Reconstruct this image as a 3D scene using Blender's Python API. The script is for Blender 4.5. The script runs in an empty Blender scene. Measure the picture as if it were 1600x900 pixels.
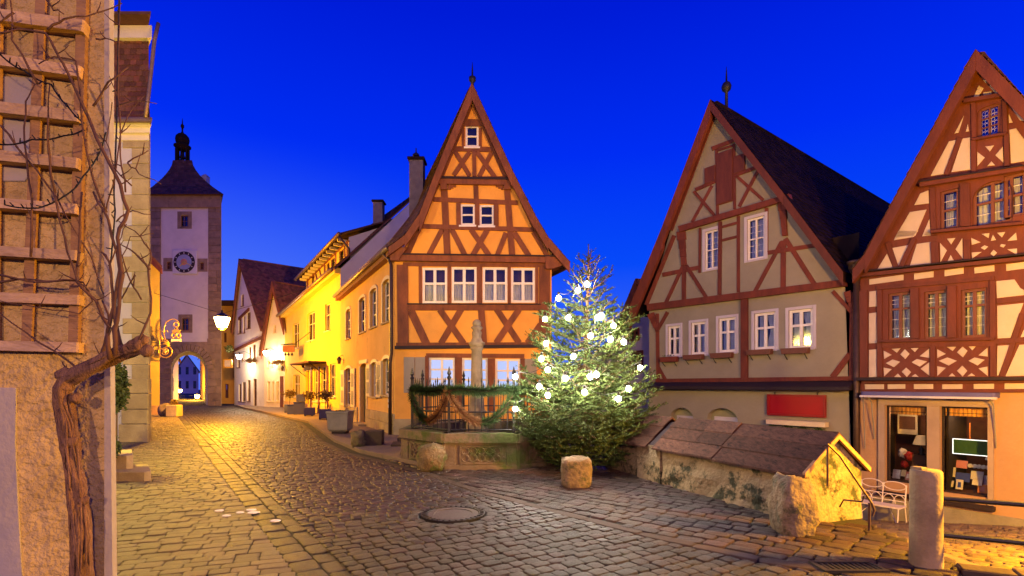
import bpy, math, random
import numpy as np
from mathutils import Vector, Matrix, noise
from mathutils.geometry import delaunay_2d_cdt
random.seed(7); RNG = np.random.default_rng(7)
scene = bpy.context.scene
COL = scene.collection
# ---------------------------------------------------------------- camera
FL, CX, HY, CH = 812.0, 800.0, 601.0, 1.62      # focal length / principal column / horizon row of the 1600x900 photograph, eye height
cam_d = bpy.data.cameras.new('camera'); cam = bpy.data.objects.new('camera', cam_d); COL.objects.link(cam)
cam.location = (0, 0, CH); cam.rotation_euler = (math.radians(90), 0, 0)
cam_d.sensor_width = 36; cam_d.lens = 36 * FL / 1600; cam_d.shift_y = (HY - 450) / 1600
cam_d.clip_start = .05; cam_d.clip_end = 2000
scene.camera = cam
# ---------------------------------------------------------------- dusk sky
wd = bpy.data.worlds.new('World'); scene.world = wd; wd.use_nodes = True
nt = wd.node_tree; nt.nodes.clear()
def N(t, kind, **kw):
    n = t.nodes.new(kind)
    for k, v in kw.items(): setattr(n, k, v)
    return n
def ramp_set(node, stops):
    e = node.color_ramp.elements
    while len(e) > 1: e.remove(e[-1])
    e[0].position = stops[0][0]; e[0].color = (*stops[0][1], 1)
    for p, c in stops[1:]:
        x = e.new(p); x.color = (*c, 1)
w_out = N(nt, 'ShaderNodeOutputWorld'); w_bg = N(nt, 'ShaderNodeBackground'); w_tc = N(nt, 'ShaderNodeTexCoord')
w_sep = N(nt, 'ShaderNodeSeparateXYZ'); nt.links.new(w_tc.outputs['Generated'], w_sep.inputs[0])
w_r = N(nt, 'ShaderNodeValToRGB'); nt.links.new(w_sep.outputs['Z'], w_r.inputs[0])      # deep blue overhead, paler above the horizon
ramp_set(w_r, [(0, (.10, .20, 1.0)), (.10, (.035, .13, 1.0)), (.22, (.002, .072, 1.0)), (.40, (.0, .028, .95)), (.58, (.0, .012, .72)), (1, (0, .006, .45))])
w_dot = N(nt, 'ShaderNodeVectorMath', operation='DOT_PRODUCT'); nt.links.new(w_tc.outputs['Generated'], w_dot.inputs[0])
w_dot.inputs[1].default_value = (-.72, .69, .04)                                       # where the sun went down: left, beyond the tower
w_m = N(nt, 'ShaderNodeMapRange'); nt.links.new(w_dot.outputs['Value'], w_m.inputs[0])
w_m.inputs[1].default_value = .68; w_m.inputs[2].default_value = 1.0; w_m.inputs[3].default_value = 0; w_m.inputs[4].default_value = 1.0
w_m.interpolation_type = 'SMOOTHSTEP'
w_z = N(nt, 'ShaderNodeMapRange', interpolation_type='SMOOTHSTEP'); nt.links.new(w_sep.outputs['Z'], w_z.inputs[0])
w_z.inputs[1].default_value = .04; w_z.inputs[2].default_value = .42; w_z.inputs[3].default_value = 1; w_z.inputs[4].default_value = 0
w_mm = N(nt, 'ShaderNodeMath', operation='MULTIPLY'); nt.links.new(w_m.outputs[0], w_mm.inputs[0]); nt.links.new(w_z.outputs[0], w_mm.inputs[1])
w_mx = N(nt, 'ShaderNodeMix', data_type='RGBA'); nt.links.new(w_mm.outputs[0], w_mx.inputs[0]); nt.links.new(w_r.outputs[0], w_mx.inputs[6])
w_mx.inputs[7].default_value = (.11, .22, 1.0, 1)
nt.links.new(w_mx.outputs[2], w_bg.inputs[0]); w_bg.inputs[1].default_value = .95
nt.links.new(w_bg.outputs[0], w_out.inputs[0])
# added warm fill from behind the camera: a very wide weak sun lamp
sun_d = bpy.data.lights.new('sun', 'SUN'); sun = bpy.data.objects.new('sun', sun_d); COL.objects.link(sun)
sun_d.energy = .10; sun_d.angle = math.radians(60); sun_d.color = (1, .72, .50)
sun.rotation_euler = (math.radians(66), 0, math.radians(12))
sun['kind'] = 'helper'
scene.view_settings.view_transform = 'Standard'; scene.view_settings.look = 'None'
scene.view_settings.exposure = 0.0; scene.view_settings.gamma = 1.0
scene.render.engine = 'CYCLES'
scene.cycles.use_denoising = True
try: scene.cycles.denoiser = 'OPENIMAGEDENOISE'
except Exception: pass
scene.cycles.max_bounces = 6; scene.cycles.diffuse_bounces = 3; scene.cycles.glossy_bounces = 3; scene.cycles.transparent_max_bounces = 12
scene.cycles.sample_clamp_indirect = 4.0
scene.cycles.caustics_reflective = False; scene.cycles.caustics_refractive = False
# ---------------------------------------------------------------- photograph geometry -> world (z = 0 is the square, y runs away from the camera)
def gx(px, Y): return (px - CX) / FL * Y
def gz(py, Y): return CH + (HY - py) / FL * Y
def gnd(px, py, z=0.0):
    Y = (CH - z) * FL / (py - HY); return Vector((gx(px, Y), Y, z))
def at(px, py, Y): return Vector((gx(px, Y), Y, gz(py, Y)))
class Plane:                                    # a vertical facade through two ground points, left to right as seen from the street
    def __init__(s, A, B):
        s.o = Vector((A[0], A[1])); d = Vector((B[0], B[1])) - s.o; s.len = d.length
        s.u = d.normalized(); s.n = Vector((s.u.y, -s.u.x))
    def uv(s, px, py, off=0.0):
        d = Vector(((px - CX) / FL, 1.0)); o = s.o + s.n * off
        t = o.dot(s.n) / d.dot(s.n)
        return ((d * t - o).dot(s.u), CH + (HY - py) / FL * t)
    def w(s, u, v, off=0.0):
        p = s.o + s.u * u + s.n * off; return Vector((p.x, p.y, v))
class ShearPlane(Plane):                        # a facade whose house runs back askew, along the street
    sh = 0.0
    def w(s, u, v, off=0.0):
        return Plane.w(s, u + s.sh*min(off, 0.0), v, off)
def crop(x0, y0, sc): return lambda x, y: (x0 + x / sc, y0 + y / sc)
# ---------------------------------------------------------------- mesh building
class MB:
    def __init__(s): s.v = []; s.f = []
    def face(s, pts):
        b = len(s.v); s.v += [tuple(p) for p in pts]; s.f.append(tuple(range(b, b + len(pts)))); return s
    def loft(s, rings, cap=True, closed=True):
        b = len(s.v); n = len(rings[0])
        for r in rings: s.v += [tuple(p) for p in r]
        for i in range(len(rings) - 1):
            for j in range(n if closed else n - 1):
                k = (j + 1) % n
                s.f.append((b + i*n + j, b + i*n + k, b + (i+1)*n + k, b + (i+1)*n + j))
        if cap:
            s.f.append(tuple(b + j for j in reversed(range(n)))); e = b + (len(rings)-1)*n
            s.f.append(tuple(e + j for j in range(n)))
        return s
    def box(s, c, size, rz=0, rx=0, ry=0, bev=0.0):
        m = Matrix.Rotation(rz, 3, 'Z') @ Matrix.Rotation(ry, 3, 'Y') @ Matrix.Rotation(rx, 3, 'X'); c = Vector(c); h = Vector(size) / 2
        def ring(z, ins): return [c + m @ Vector((sx * (h.x - ins), sy * (h.y - ins), z)) for sx, sy in ((-1,-1),(1,-1),(1,1),(-1,1))]
        if bev: s.loft([ring(-h.z, bev), ring(-h.z + bev, 0), ring(h.z - bev, 0), ring(h.z, bev)])
        else: s.loft([ring(-h.z, 0), ring(h.z, 0)])
        return s
    def tube(s, pts, r, n=6, cap=True, wob=0.0):
        pts = [Vector(p) for p in pts]; m = len(pts); rr = r if isinstance(r, (list, tuple)) else [r] * m
        rings = []; up = None
        for i, p in enumerate(pts):
            t = (pts[min(i+1, m-1)] - pts[max(i-1, 0)])
            t = t.normalized() if t.length > 1e-9 else Vector((0, 0, 1))
            if up is None: up = Vector((0, 0, 1)) if abs(t.z) < .9 else Vector((1, 0, 0))
            a = t.cross(up)
            if a.length < 1e-6: a = t.orthogonal()
            a.normalize(); b = a.cross(t); up = b
            ring = []
            for k in range(n):
                an = 2*math.pi*k/n
                q = rr[i] * (1 + (wob * noise.noise(Vector((math.cos(an)*1.7, math.sin(an)*1.7, 0)) + p * 6) if wob else 0))
                ring.append(p + a * math.cos(an) * q + b * math.sin(an) * q)
            rings.append(ring)
        return s.loft(rings, cap)
    def lathe(s, c, prof, n=16, sq=None):
        rings = []
        for r, z in prof:
            rings.append([(c[0] + r*math.cos(2*math.pi*k/n + (math.pi/n if n <= 8 else 0)), c[1] + r*math.sin(2*math.pi*k/n + (math.pi/n if n <= 8 else 0)), z) for k in range(n)])
        return s.loft(rings)
    def prism(s, P, poly, o0, o1, ch=0.0):      # polygon in facade (u,v), from offset o0 out to o1 (o1 > o0)
        a = sum(poly[i][0]*poly[(i+1) % len(poly)][1] - poly[(i+1) % len(poly)][0]*poly[i][1] for i in range(len(poly)))
        if a < 0: poly = poly[::-1]
        rings = [[P.w(u, v, o0) for u, v in poly], [P.w(u, v, o1 - ch) for u, v in poly]]
        if ch:
            cu = sum(p[0] for p in poly)/len(poly); cv = sum(p[1] for p in poly)/len(poly)
            q = []
            for u, v in poly:
                d = math.hypot(u-cu, v-cv) or 1; k = min(ch*1.3/d, .4); q.append((u+(cu-u)*k, v+(cv-v)*k))
            rings.append([P.w(u, v, o1) for u, v in q])
        return s.loft(rings)
    def rect(s, P, u0, u1, v0, v1, o0, o1, ch=0.0): return s.prism(P, [(u0, v0), (u1, v0), (u1, v1), (u0, v1)], o0, o1, ch)
    def grid(s, fn, nu, nv):
        b = len(s.v)
        for i in range(nu + 1):
            for j in range(nv + 1): s.v.append(tuple(fn(i/nu, j/nv)))
        for i in range(nu):
            for j in range(nv): s.f.append((b+i*(nv+1)+j, b+(i+1)*(nv+1)+j, b+(i+1)*(nv+1)+j+1, b+i*(nv+1)+j+1))
        return s
    def mesh(s, name, o=(0, 0, 0), smooth=False):
        me = bpy.data.meshes.new(name); ox, oy, oz = o
        me.from_pydata([(x-ox, y-oy, z-oz) for x, y, z in s.v], [], s.f); me.update()
        if smooth: me.polygons.foreach_set('use_smooth', [True]*len(me.polygons))
        return me
ORG = {}
def thing(name, loc, label=None, cat=None, group=None):
    o = bpy.data.objects.new(name, None); COL.objects.link(o); o.location = loc; ORG[o.name] = tuple(loc); o.empty_display_size = .2
    tag(o, label, cat, group); return o
def tag(o, label=None, cat=None, group=None, kind=None):
    for k, v in (('label', label), ('category', cat), ('group', group), ('kind', kind)):
        if v: o[k] = v
    return o
def build(name, mb, m, parent=None, smooth=False, **kw):        # links one mesh object; vertices are world coordinates
    o = bpy.data.objects.new(name, None) if mb is None else None
    org = ORG.get(parent.name, (0, 0, 0)) if parent else (0, 0, 0)
    if parent is None and mb.v:
        a = np.array(mb.v); org = (float(a[:,0].mean()), float(a[:,1].mean()), float(a[:,2].min()))
    me = mb.mesh(name, org, smooth); o = bpy.data.objects.new(name, me); COL.objects.link(o)
    if m: me.materials.append(m)
    if parent: o.parent = parent
    else: o.location = org
    ORG[o.name] = org
    tag(o, **kw); return o
# ---------------------------------------------------------------- materials
def lnk(t, a, b): t.links.new(a, b)
def mat(name, c1, c2=None, rough=.85, scale=3.0, bump=.25, bscale=25.0, rnd=0.0, metal=0.0, spec=.3, stretch=(1, 1, 1), spot=None, spot_scale=1.5, spot_at=.58, hue=0.0, bdist=.02, detail=6, spot_soft=.12):
    m = bpy.data.materials.new(name); m.use_nodes = True; t = m.node_tree; b = t.nodes['Principled BSDF']
    c2 = c2 or tuple(x*.6 for x in c1)
    tc = N(t, 'ShaderNodeTexCoord'); mp = N(t, 'ShaderNodeMapping'); mp.inputs['Scale'].default_value = stretch; lnk(t, tc.outputs['Object'], mp.inputs[0])
    n1 = N(t, 'ShaderNodeTexNoise'); n1.inputs['Scale'].default_value = scale; n1.inputs['Detail'].default_value = detail; n1.inputs['Roughness'].default_value = .65
    lnk(t, mp.outputs[0], n1.inputs['Vector'])
    r = N(t, 'ShaderNodeValToRGB'); ramp_set(r, [(.30, c2), (.68, c1)]); lnk(t, n1.outputs['Fac'], r.inputs[0]); col = r.outputs[0]
    if spot:
        n3 = N(t, 'ShaderNodeTexNoise'); n3.inputs['Scale'].default_value = spot_scale; n3.inputs['Detail'].default_value = 9; n3.inputs['Roughness'].default_value = .7
        lnk(t, mp.outputs[0], n3.inputs['Vector'])
        r3 = N(t, 'ShaderNodeValToRGB'); ramp_set(r3, [(spot_at, (0, 0, 0)), (spot_at+spot_soft, (1, 1, 1))]); lnk(t, n3.outputs['Fac'], r3.inputs[0])
        mx = N(t, 'ShaderNodeMix', data_type='RGBA'); lnk(t, r3.outputs[0], mx.inputs[0]); lnk(t, col, mx.inputs[6]); mx.inputs[7].default_value = (*spot, 1); col = mx.outputs[2]
    if rnd:
        oi = N(t, 'ShaderNodeObjectInfo'); ge = N(t, 'ShaderNodeNewGeometry'); ad = N(t, 'ShaderNodeMath', operation='ADD')
        lnk(t, oi.outputs['Random'], ad.inputs[0]); lnk(t, ge.outputs['Random Per Island'], ad.inputs[1])
        fr = N(t, 'ShaderNodeMath', operation='FRACT'); lnk(t, ad.outputs[0], fr.inputs[0])
        hs = N(t, 'ShaderNodeHueSaturation'); mr = N(t, 'ShaderNodeMapRange'); mr.inputs[3].default_value = 1-rnd; mr.inputs[4].default_value = 1+rnd
        lnk(t, fr.outputs[0], mr.inputs[0]); lnk(t, mr.outputs[0], hs.inputs['Value']); lnk(t, col, hs.inputs['Color'])
        if hue:
            m2 = N(t, 'ShaderNodeMath', operation='MULTIPLY'); m2.inputs[1].default_value = 7.31; lnk(t, fr.outputs[0], m2.inputs[0])
            f2 = N(t, 'ShaderNodeMath', operation='FRACT'); lnk(t, m2.outputs[0], f2.inputs[0])
            mh = N(t, 'ShaderNodeMapRange'); mh.inputs[3].default_value = .5-hue; mh.inputs[4].default_value = .5+hue; lnk(t, f2.outputs[0], mh.inputs[0]); lnk(t, mh.outputs[0], hs.inputs['Hue'])
        col = hs.outputs[0]
    lnk(t, col, b.inputs['Base Color'])
    b.inputs['Roughness'].default_value = rough; b.inputs['Metallic'].default_value = metal; b.inputs['Specular IOR Level'].default_value = spec
    if bump:
        n2 = N(t, 'ShaderNodeTexNoise'); n2.inputs['Scale'].default_value = bscale; n2.inputs['Detail'].default_value = 5; lnk(t, mp.outputs[0], n2.inputs['Vector'])
        bp = N(t, 'ShaderNodeBump'); bp.inputs['Strength'].default_value = bump; bp.inputs['Distance'].default_value = bdist
        lnk(t, n2.outputs['Fac'], bp.inputs['Height']); lnk(t, bp.outputs[0], b.inputs['Normal'])
        rr = N(t, 'ShaderNodeMapRange'); rr.inputs[3].default_value = max(rough-.12, .05); rr.inputs[4].default_value = min(rough+.12, 1); lnk(t, n1.outputs['Fac'], rr.inputs[0]); lnk(t, rr.outputs[0], b.inputs['Roughness'])
    return m
def emis(name, c, s):
    m = bpy.data.materials.new(name); m.use_nodes = True; t = m.node_tree; t.nodes.clear()
    o = N(t, 'ShaderNodeOutputMaterial'); e = N(t, 'ShaderNodeEmission'); e.inputs[0].default_value = (*c, 1); e.inputs[1].default_value = s; lnk(t, e.outputs[0], o.inputs[0]); return m
def glass(name, tint=(.9, .95, 1), mirror=.12, trans=1.0):
    m = bpy.data.materials.new(name); m.use_nodes = True; t = m.node_tree; t.nodes.clear()
    o = N(t, 'ShaderNodeOutputMaterial'); tr = N(t, 'ShaderNodeBsdfTransparent'); tr.inputs[0].default_value = (*[x*trans for x in tint], 1)
    g = N(t, 'ShaderNodeBsdfGlossy'); g.inputs['Roughness'].default_value = .06; fr = N(t, 'ShaderNodeFresnel'); fr.inputs[0].default_value = 1.5
    ad = N(t, 'ShaderNodeMath', operation='ADD'); ad.inputs[1].default_value = mirror; lnk(t, fr.outputs[0], ad.inputs[0])
    tc = N(t, 'ShaderNodeTexCoord'); nn = N(t, 'ShaderNodeTexNoise'); nn.inputs['Scale'].default_value = 3; lnk(t, tc.outputs['Object'], nn.inputs['Vector'])
    bp = N(t, 'ShaderNodeBump'); bp.inputs['Strength'].default_value = .08; lnk(t, nn.outputs['Fac'], bp.inputs['Height']); lnk(t, bp.outputs[0], g.inputs['Normal'])
    mx = N(t, 'ShaderNodeMixShader'); lnk(t, ad.outputs[0], mx.inputs[0]); lnk(t, tr.outputs[0], mx.inputs[1]); lnk(t, g.outputs[0], mx.inputs[2]); lnk(t, mx.outputs[0], o.inputs[0]); return m
M = dict(
  orange=mat('plaster_orange', (.80, .375, .07), (.66, .295, .05), .9, 1.2, .25, 18, spot=(.50, .24, .06), spot_scale=1.1, spot_soft=.25),
  ochre=mat('plaster_ochre', (.72, .42, .12), (.58, .32, .08), .9, 1.0, .3, 14, spot=(.42, .25, .08), spot_scale=.7),
  yellow=mat('plaster_yellow', (.76, .54, .07), (.62, .43, .05), .9, 1.0, .3, 14),
  cream=mat('plaster_cream', (.80, .70, .55), (.68, .58, .44), .9, .9, .25, 14),
  white=mat('plaster_white', (.78, .72, .66), (.66, .60, .54), .9, .8, .25, 14, spot=(.5, .45, .4), spot_scale=.6),
  peach=mat('plaster_peach', (.54, .435, .37), (.45, .36, .30), .9, 1.4, .25, 22),
  peachwall=mat('wall_peach', (.44, .255, .14), (.34, .20, .105), .9, .9, .35, 16, spot=(.48, .30, .17), spot_scale=.8),
  green=mat('plaster_olive', (.305, .265, .185), (.245, .21, .145), .92, 1.1, .35, 16, spot=(.26, .24, .17), spot_scale=.7, spot_soft=.3),
  greenlow=mat('plaster_olive_lower', (.33, .31, .18), (.27, .25, .14), .92, .9, .35, 16, spot=(.28, .27, .15), spot_scale=.9, spot_soft=.3),
  lav=mat('plaster_lavender', (.55, .50, .52), (.48, .43, .45), .9, 1.2, .2, 16),
  timber=mat('timber_brown', (.235, .074, .030), (.115, .036, .017), .75, 5, .35, 30, rnd=.14, stretch=(1, 1, .35), spot=(.085, .028, .014), spot_scale=5.5, spot_at=.60),
  timber2=mat('timber_oxblood', (.19, .042, .022), (.105, .024, .014), .75, 5, .35, 30, rnd=.14, stretch=(1, 1, .35), spot=(.075, .018, .011), spot_scale=5.5, spot_at=.60),
  timber3=mat('timber_rust', (.140, .036, .023), (.088, .023, .015), .72, 5, .3, 30, rnd=.12, stretch=(1, 1, .35), spot=(.085, .024, .015), spot_scale=5.5, spot_at=.60),
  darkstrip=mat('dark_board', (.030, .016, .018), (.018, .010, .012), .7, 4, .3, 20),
  wood=mat('weathered_wood', (.36, .20, .095), (.21, .11, .05), .8, 2.2, .5, 9, rnd=.18, stretch=(2.2, 2.2, 9)),
  woodh=mat('weathered_wood_flat', (.50, .335, .19), (.33, .205, .11), .8, 2.2, .5, 9, rnd=.15, stretch=(1.2, 9, 9), spot=(.20, .11, .055), spot_scale=4, spot_at=.66),
  board=mat('roof_board', (.115, .052, .033), (.042, .019, .013), .85, 5, .9, 26, spec=.12, rnd=.30, stretch=(5, 1.6, 5), spot=(.022, .012, .011), spot_scale=3.5, spot_at=.55),
  roofdark=mat('tiles_dark', (.024, .013, .010), (.010, .006, .005), .9, 3, .5, 18, rnd=.5, hue=.01, spec=.08),
  roofred=mat('tiles_red', (.20, .075, .038), (.11, .042, .024), .85, 3, .5, 18, rnd=.35, hue=.012),
  roofbrown=mat('tiles_brown', (.115, .046, .030), (.058, .026, .019), .85, 3, .5, 18, rnd=.38, hue=.012),
  stone=mat('sandstone', (.46, .35, .19), (.30, .22, .115), .92, 2.5, .6, 22, rnd=.12, spot=(.12, .09, .06), spot_scale=3, spot_at=.64),
  towerstone=mat('tower_stone', (.27, .175, .12), (.16, .10, .07), .92, 2.2, .6, 8, rnd=.16, spot=(.07, .05, .045), spot_scale=1.3),
  towerplaster=mat('tower_plaster', (.60, .51, .48), (.50, .42, .40), .92, .9, .3, 8, spot=(.42, .36, .35), spot_scale=.6),
  tuff=mat('tuff_wall', (.60, .42, .165), (.34, .225, .082), .95, 4.5, 1.0, 26, spot=(.15, .08, .03), spot_scale=7.5, spot_at=.61, bdist=.05, detail=10),
  greyplaster=mat('grey_patch', (.36, .31, .27), (.28, .24, .21), .92, 2, .3, 30),
  rock=mat('rock', (.26, .185, .11), (.105, .075, .044), .95, 4, .9, 16, spot=(.045, .05, .022), spot_scale=5, spot_at=.52, bdist=.04),
  mossrock=mat('mossy_rock', (.19, .13, .07), (.07, .052, .027), .95, 5, .9, 18, spot=(.06, .085, .02), spot_scale=3.2, spot_at=.50, bdist=.04),
  fount=mat('fountain_stone', (.18, .125, .08), (.095, .066, .043), .9, 2.6, .6, 20, spot=(.058, .078, .016), spot_scale=1.4, spot_at=.47),
  column=mat('column_stone', (.33, .235, .13), (.17, .12, .066), .9, 3, .5, 22, spot=(.16, .12, .09), spot_scale=3.5, spot_at=.64),
  oldwall=mat('old_wall', (.33, .245, .135), (.16, .12, .066), .95, 2.4, .9, 18, spot=(.040, .042, .022), spot_scale=3.4, spot_at=.505, bdist=.03, spot_soft=.08),
  cobble=mat('cobble', (.046, .028, .025), (.019, .012, .0115), .48, 6, .7, 38, rnd=.48, hue=.03, spec=.26, spot=(.045, .03, .028), spot_scale=9, spot_at=.62),
  cobble2=mat('cobble_plaza', (.066, .038, .031), (.030, .018, .016), .48, 6, .7, 38, rnd=.48, hue=.03, spec=.26),
  cobble3=mat('cobble_lane', (.17, .11, .075), (.09, .06, .045), .55, 6, .45, 45, rnd=.4, hue=.02, spec=.4),
  paver=mat('paver', (.17, .13, .072), (.11, .085, .048), .60, 4, .4, 60, rnd=.20, hue=.012, spot=(.11, .085, .06), spot_scale=6, spot_at=.64),
  kerb=mat('kerb_stone', (.082, .054, .042), (.044, .031, .026), .7, 4, .4, 30, rnd=.22, spec=.15),
  joint=mat('joint_soil', (.030, .024, .016), (.014, .013, .008), .95, 9, .5, 40),
  slab=mat('slab_paving', (.20, .135, .095), (.13, .09, .068), .75, 1.4, .4, 26, spot=(.09, .065, .05), spot_scale=1.1),
  soil=mat('ground', (.06, .05, .035), (.035, .03, .02), .95, 1, .4, 4),
  whitepaint=mat('white_paint', (.80, .74, .66), (.72, .66, .58), .5, 8, .1, 30),
  brownpaint=mat('window_brown', (.17, .058, .032), (.12, .042, .025), .55, 8, .15, 30),
  greyshutter=mat('shutter_grey', (.30, .26, .21), (.24, .21, .17), .7, 5, .2, 30, stretch=(1, 1, .3)),
  greenshutter=mat('shutter_green', (.085, .075, .028), (.06, .052, .02), .6, 5, .2, 30),
  creamshutter=mat('shutter_cream', (.74, .60, .36), (.62, .50, .30), .6, 5, .15, 30),
  iron=mat('black_iron', (.022, .018, .017), (.012, .010, .010), .5, 10, .2, 60, metal=.3, spec=.5),
  zinc=mat('pipe_brown', (.095, .055, .038), (.06, .036, .026), .45, 6, .15, 30, metal=.4),
  copper=mat('gutter_metal', (.34, .22, .12), (.22, .14, .08), .42, 6, .15, 30, metal=.5),
  chimney=mat('chimney_render', (.22, .18, .17), (.13, .10, .10), .92, 3, .4, 16),
  lid=mat('cast_iron_lid', (.10, .075, .065), (.05, .038, .034), .5, 9, .6, 60),
  pilaster=mat('shop_surround', (.36, .26, .20), (.29, .21, .16), .85, 3, .25, 24),
  gold=mat('gilding', (.86, .55, .10), (.68, .40, .06), .32, 10, .1, 40, metal=.6),
  redboard=mat('red_board', (.36, .006, .006), (.31, .005, .005), .45, 2, .08, 30),
  redframe=mat('red_frame', (.30, .016, .010), (.24, .012, .008), .45, 3, .1, 30),
  awn=mat('awning_blue', (.115, .105, .26), (.085, .078, .20), .7, 3, .15, 40),
  curtain=mat('curtain', (.66, .58, .52), (.52, .45, .40), .95, 6, .1, 50),
  curtainwarm=mat('curtain_warm', (.80, .44, .10), (.62, .30, .06), .9, 9, .1, 50),
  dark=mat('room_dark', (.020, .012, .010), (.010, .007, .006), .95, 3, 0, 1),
  warmroom=mat('room_warm', (.13, .05, .03), (.07, .028, .018), .95, 2, 0, 1),
  bark=mat('bark', (.34, .18, .095), (.12, .058, .032), .92, 3.2, 1.0, 26, stretch=(5, 5, .9), bdist=.03),
  twig=mat('twig', (.12, .056, .033), (.065, .031, .019), .8, 8, .4, 30),
  branch=mat('fir_wood', (.13, .075, .04), (.075, .045, .025), .9, 8, .4, 30),
  needle=mat('fir_needle', (.058, .082, .018), (.028, .046, .011), .7, 1.2, 0, 1, rnd=.40, hue=.02, spec=.15),
  garland=mat('garland_green', (.045, .085, .020), (.022, .045, .012), .7, 2, 0, 1, rnd=.5, hue=.02),
  garlandbrown=mat('garland_dry', (.26, .125, .045), (.15, .07, .028), .8, 2, 0, 1, rnd=.4, hue=.015),
  leafg=mat('hedge_leaf', (.080, .115, .025), (.045, .075, .016), .6, 2, 0, 1, rnd=.4, hue=.02),
  leafr=mat('shrub_leaf', (.16, .085, .022), (.10, .06, .018), .6, 2, 0, 1, rnd=.4, hue=.03),
  concrete=mat('concrete', (.29, .25, .19), (.18, .155, .12), .9, 2.4, .5, 30, spot=(.11, .11, .06), spot_scale=2.4),
  bluebox=mat('planter_blue', (.060, .060, .17), (.045, .045, .13), .7, 3, .2, 30, rnd=.15),
  whiteiron=mat('bench_white', (.72, .62, .56), (.62, .53, .48), .5, 8, .1, 30),
  cable=mat('cable', (.012, .009, .008), (.008, .006, .006), .6, 8, 0, 1),
  pane=glass('pane_glass', mirror=.0), paneblue=glass('pane_leaded', (.30, .38, .55), .2, .6), shopglass=glass('shop_glass', (1, 1, 1), .03),
  lampwarm=emis('lamp_glow_sodium', (1, .62, .16), 60), lampwhite=emis('lamp_glow_white', (1, .82, .55), 60), bulb=emis('bulb_glow', (1, .92, .77), 520),
  litwin=emis('lit_room', (.62, .66, 1.0), 1.1), litwarm=emis('lit_lamp', (1, .75, .32), 6.0),
)
# ---------------------------------------------------------------- builders for houses
def inside(p, poly):
    x, y = p; r = False; n = len(poly); j = n - 1
    for i in range(n):
        xi, yi = poly[i][0], poly[i][1]; xj, yj = poly[j][0], poly[j][1]
        if (yi > y) != (yj > y) and x < (xj-xi)*(y-yi)/(yj-yi) + xi: r = not r
        j = i
    return r
def wall(name, P, poly, holes, m, parent, depth=.22, off=0.0):   # plastered front with real openings and reveals
    vs = []; es = []
    for pl in [poly] + holes:
        b = len(vs); vs += [Vector(p) for p in pl]; es += [(b+i, b+(i+1) % len(pl)) for i in range(len(pl))]
    ov, oe, of, *_ = delaunay_2d_cdt(vs, es, [], 0, 1e-5)
    mb = MB(); mb.v = [tuple(P.w(v.x, v.y, off)) for v in ov]
    for f in of:
        c = (sum(ov[i].x for i in f)/len(f), sum(ov[i].y for i in f)/len(f))
        if inside(c, poly) and not any(inside(c, h) for h in holes): mb.f.append(tuple(f))
    for h in holes:
        for i in range(len(h)):
            a, b = h[i], h[(i+1) % len(h)]
            mb.face([P.w(*a, off), P.w(*b, off), P.w(*b, off-depth), P.w(*a, off-depth)])
    return build(name, mb, m, parent)
def quads(P, c, r):                               # (x0, y0, x1, y1) of a picture crop -> (u0, u1, v0, v1) on the facade
    x0, y0, x1, y1 = r; xm, ym = (x0+x1)/2, (y0+y1)/2
    return P.uv(*c(x0, ym))[0], P.uv(*c(x1, ym))[0], P.uv(*c(xm, y1))[1], P.uv(*c(xm, y0))[1]
def hole(q): u0, u1, v0, v1 = q; return [(u0, v0), (u1, v0), (u1, v1), (u0, v1)]
def archhole(q, rise, n=7):
    u0, u1, v0, v1 = q; um = (u0+u1)/2; hw = (u1-u0)/2
    return [(u0, v0), (u1, v0)] + [(um + hw*math.cos(math.pi*k/n), v1-rise + rise*math.sin(math.pi*k/n)) for k in range(n+1)]
def curtain_mesh(P, u0, u1, v0, v1, off, folds, amp=.012, gather=0, side=0):
    mb = MB()
    def fn(a, b):
        g = gather * math.sin(math.pi * min(1, (1-b)*1.3))**1 * (1-b) if gather else 0
        uu = (u0 + (u1-u0)*a*(1-g)) if side == 0 else (u1 - (u1-u0)*(1-a)*(1-g))
        return P.w(uu, v0 + (v1-v0)*b, off + amp*math.sin(a*folds*2*math.pi))
    mb.grid(fn, folds*6, 6); return mb
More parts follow.
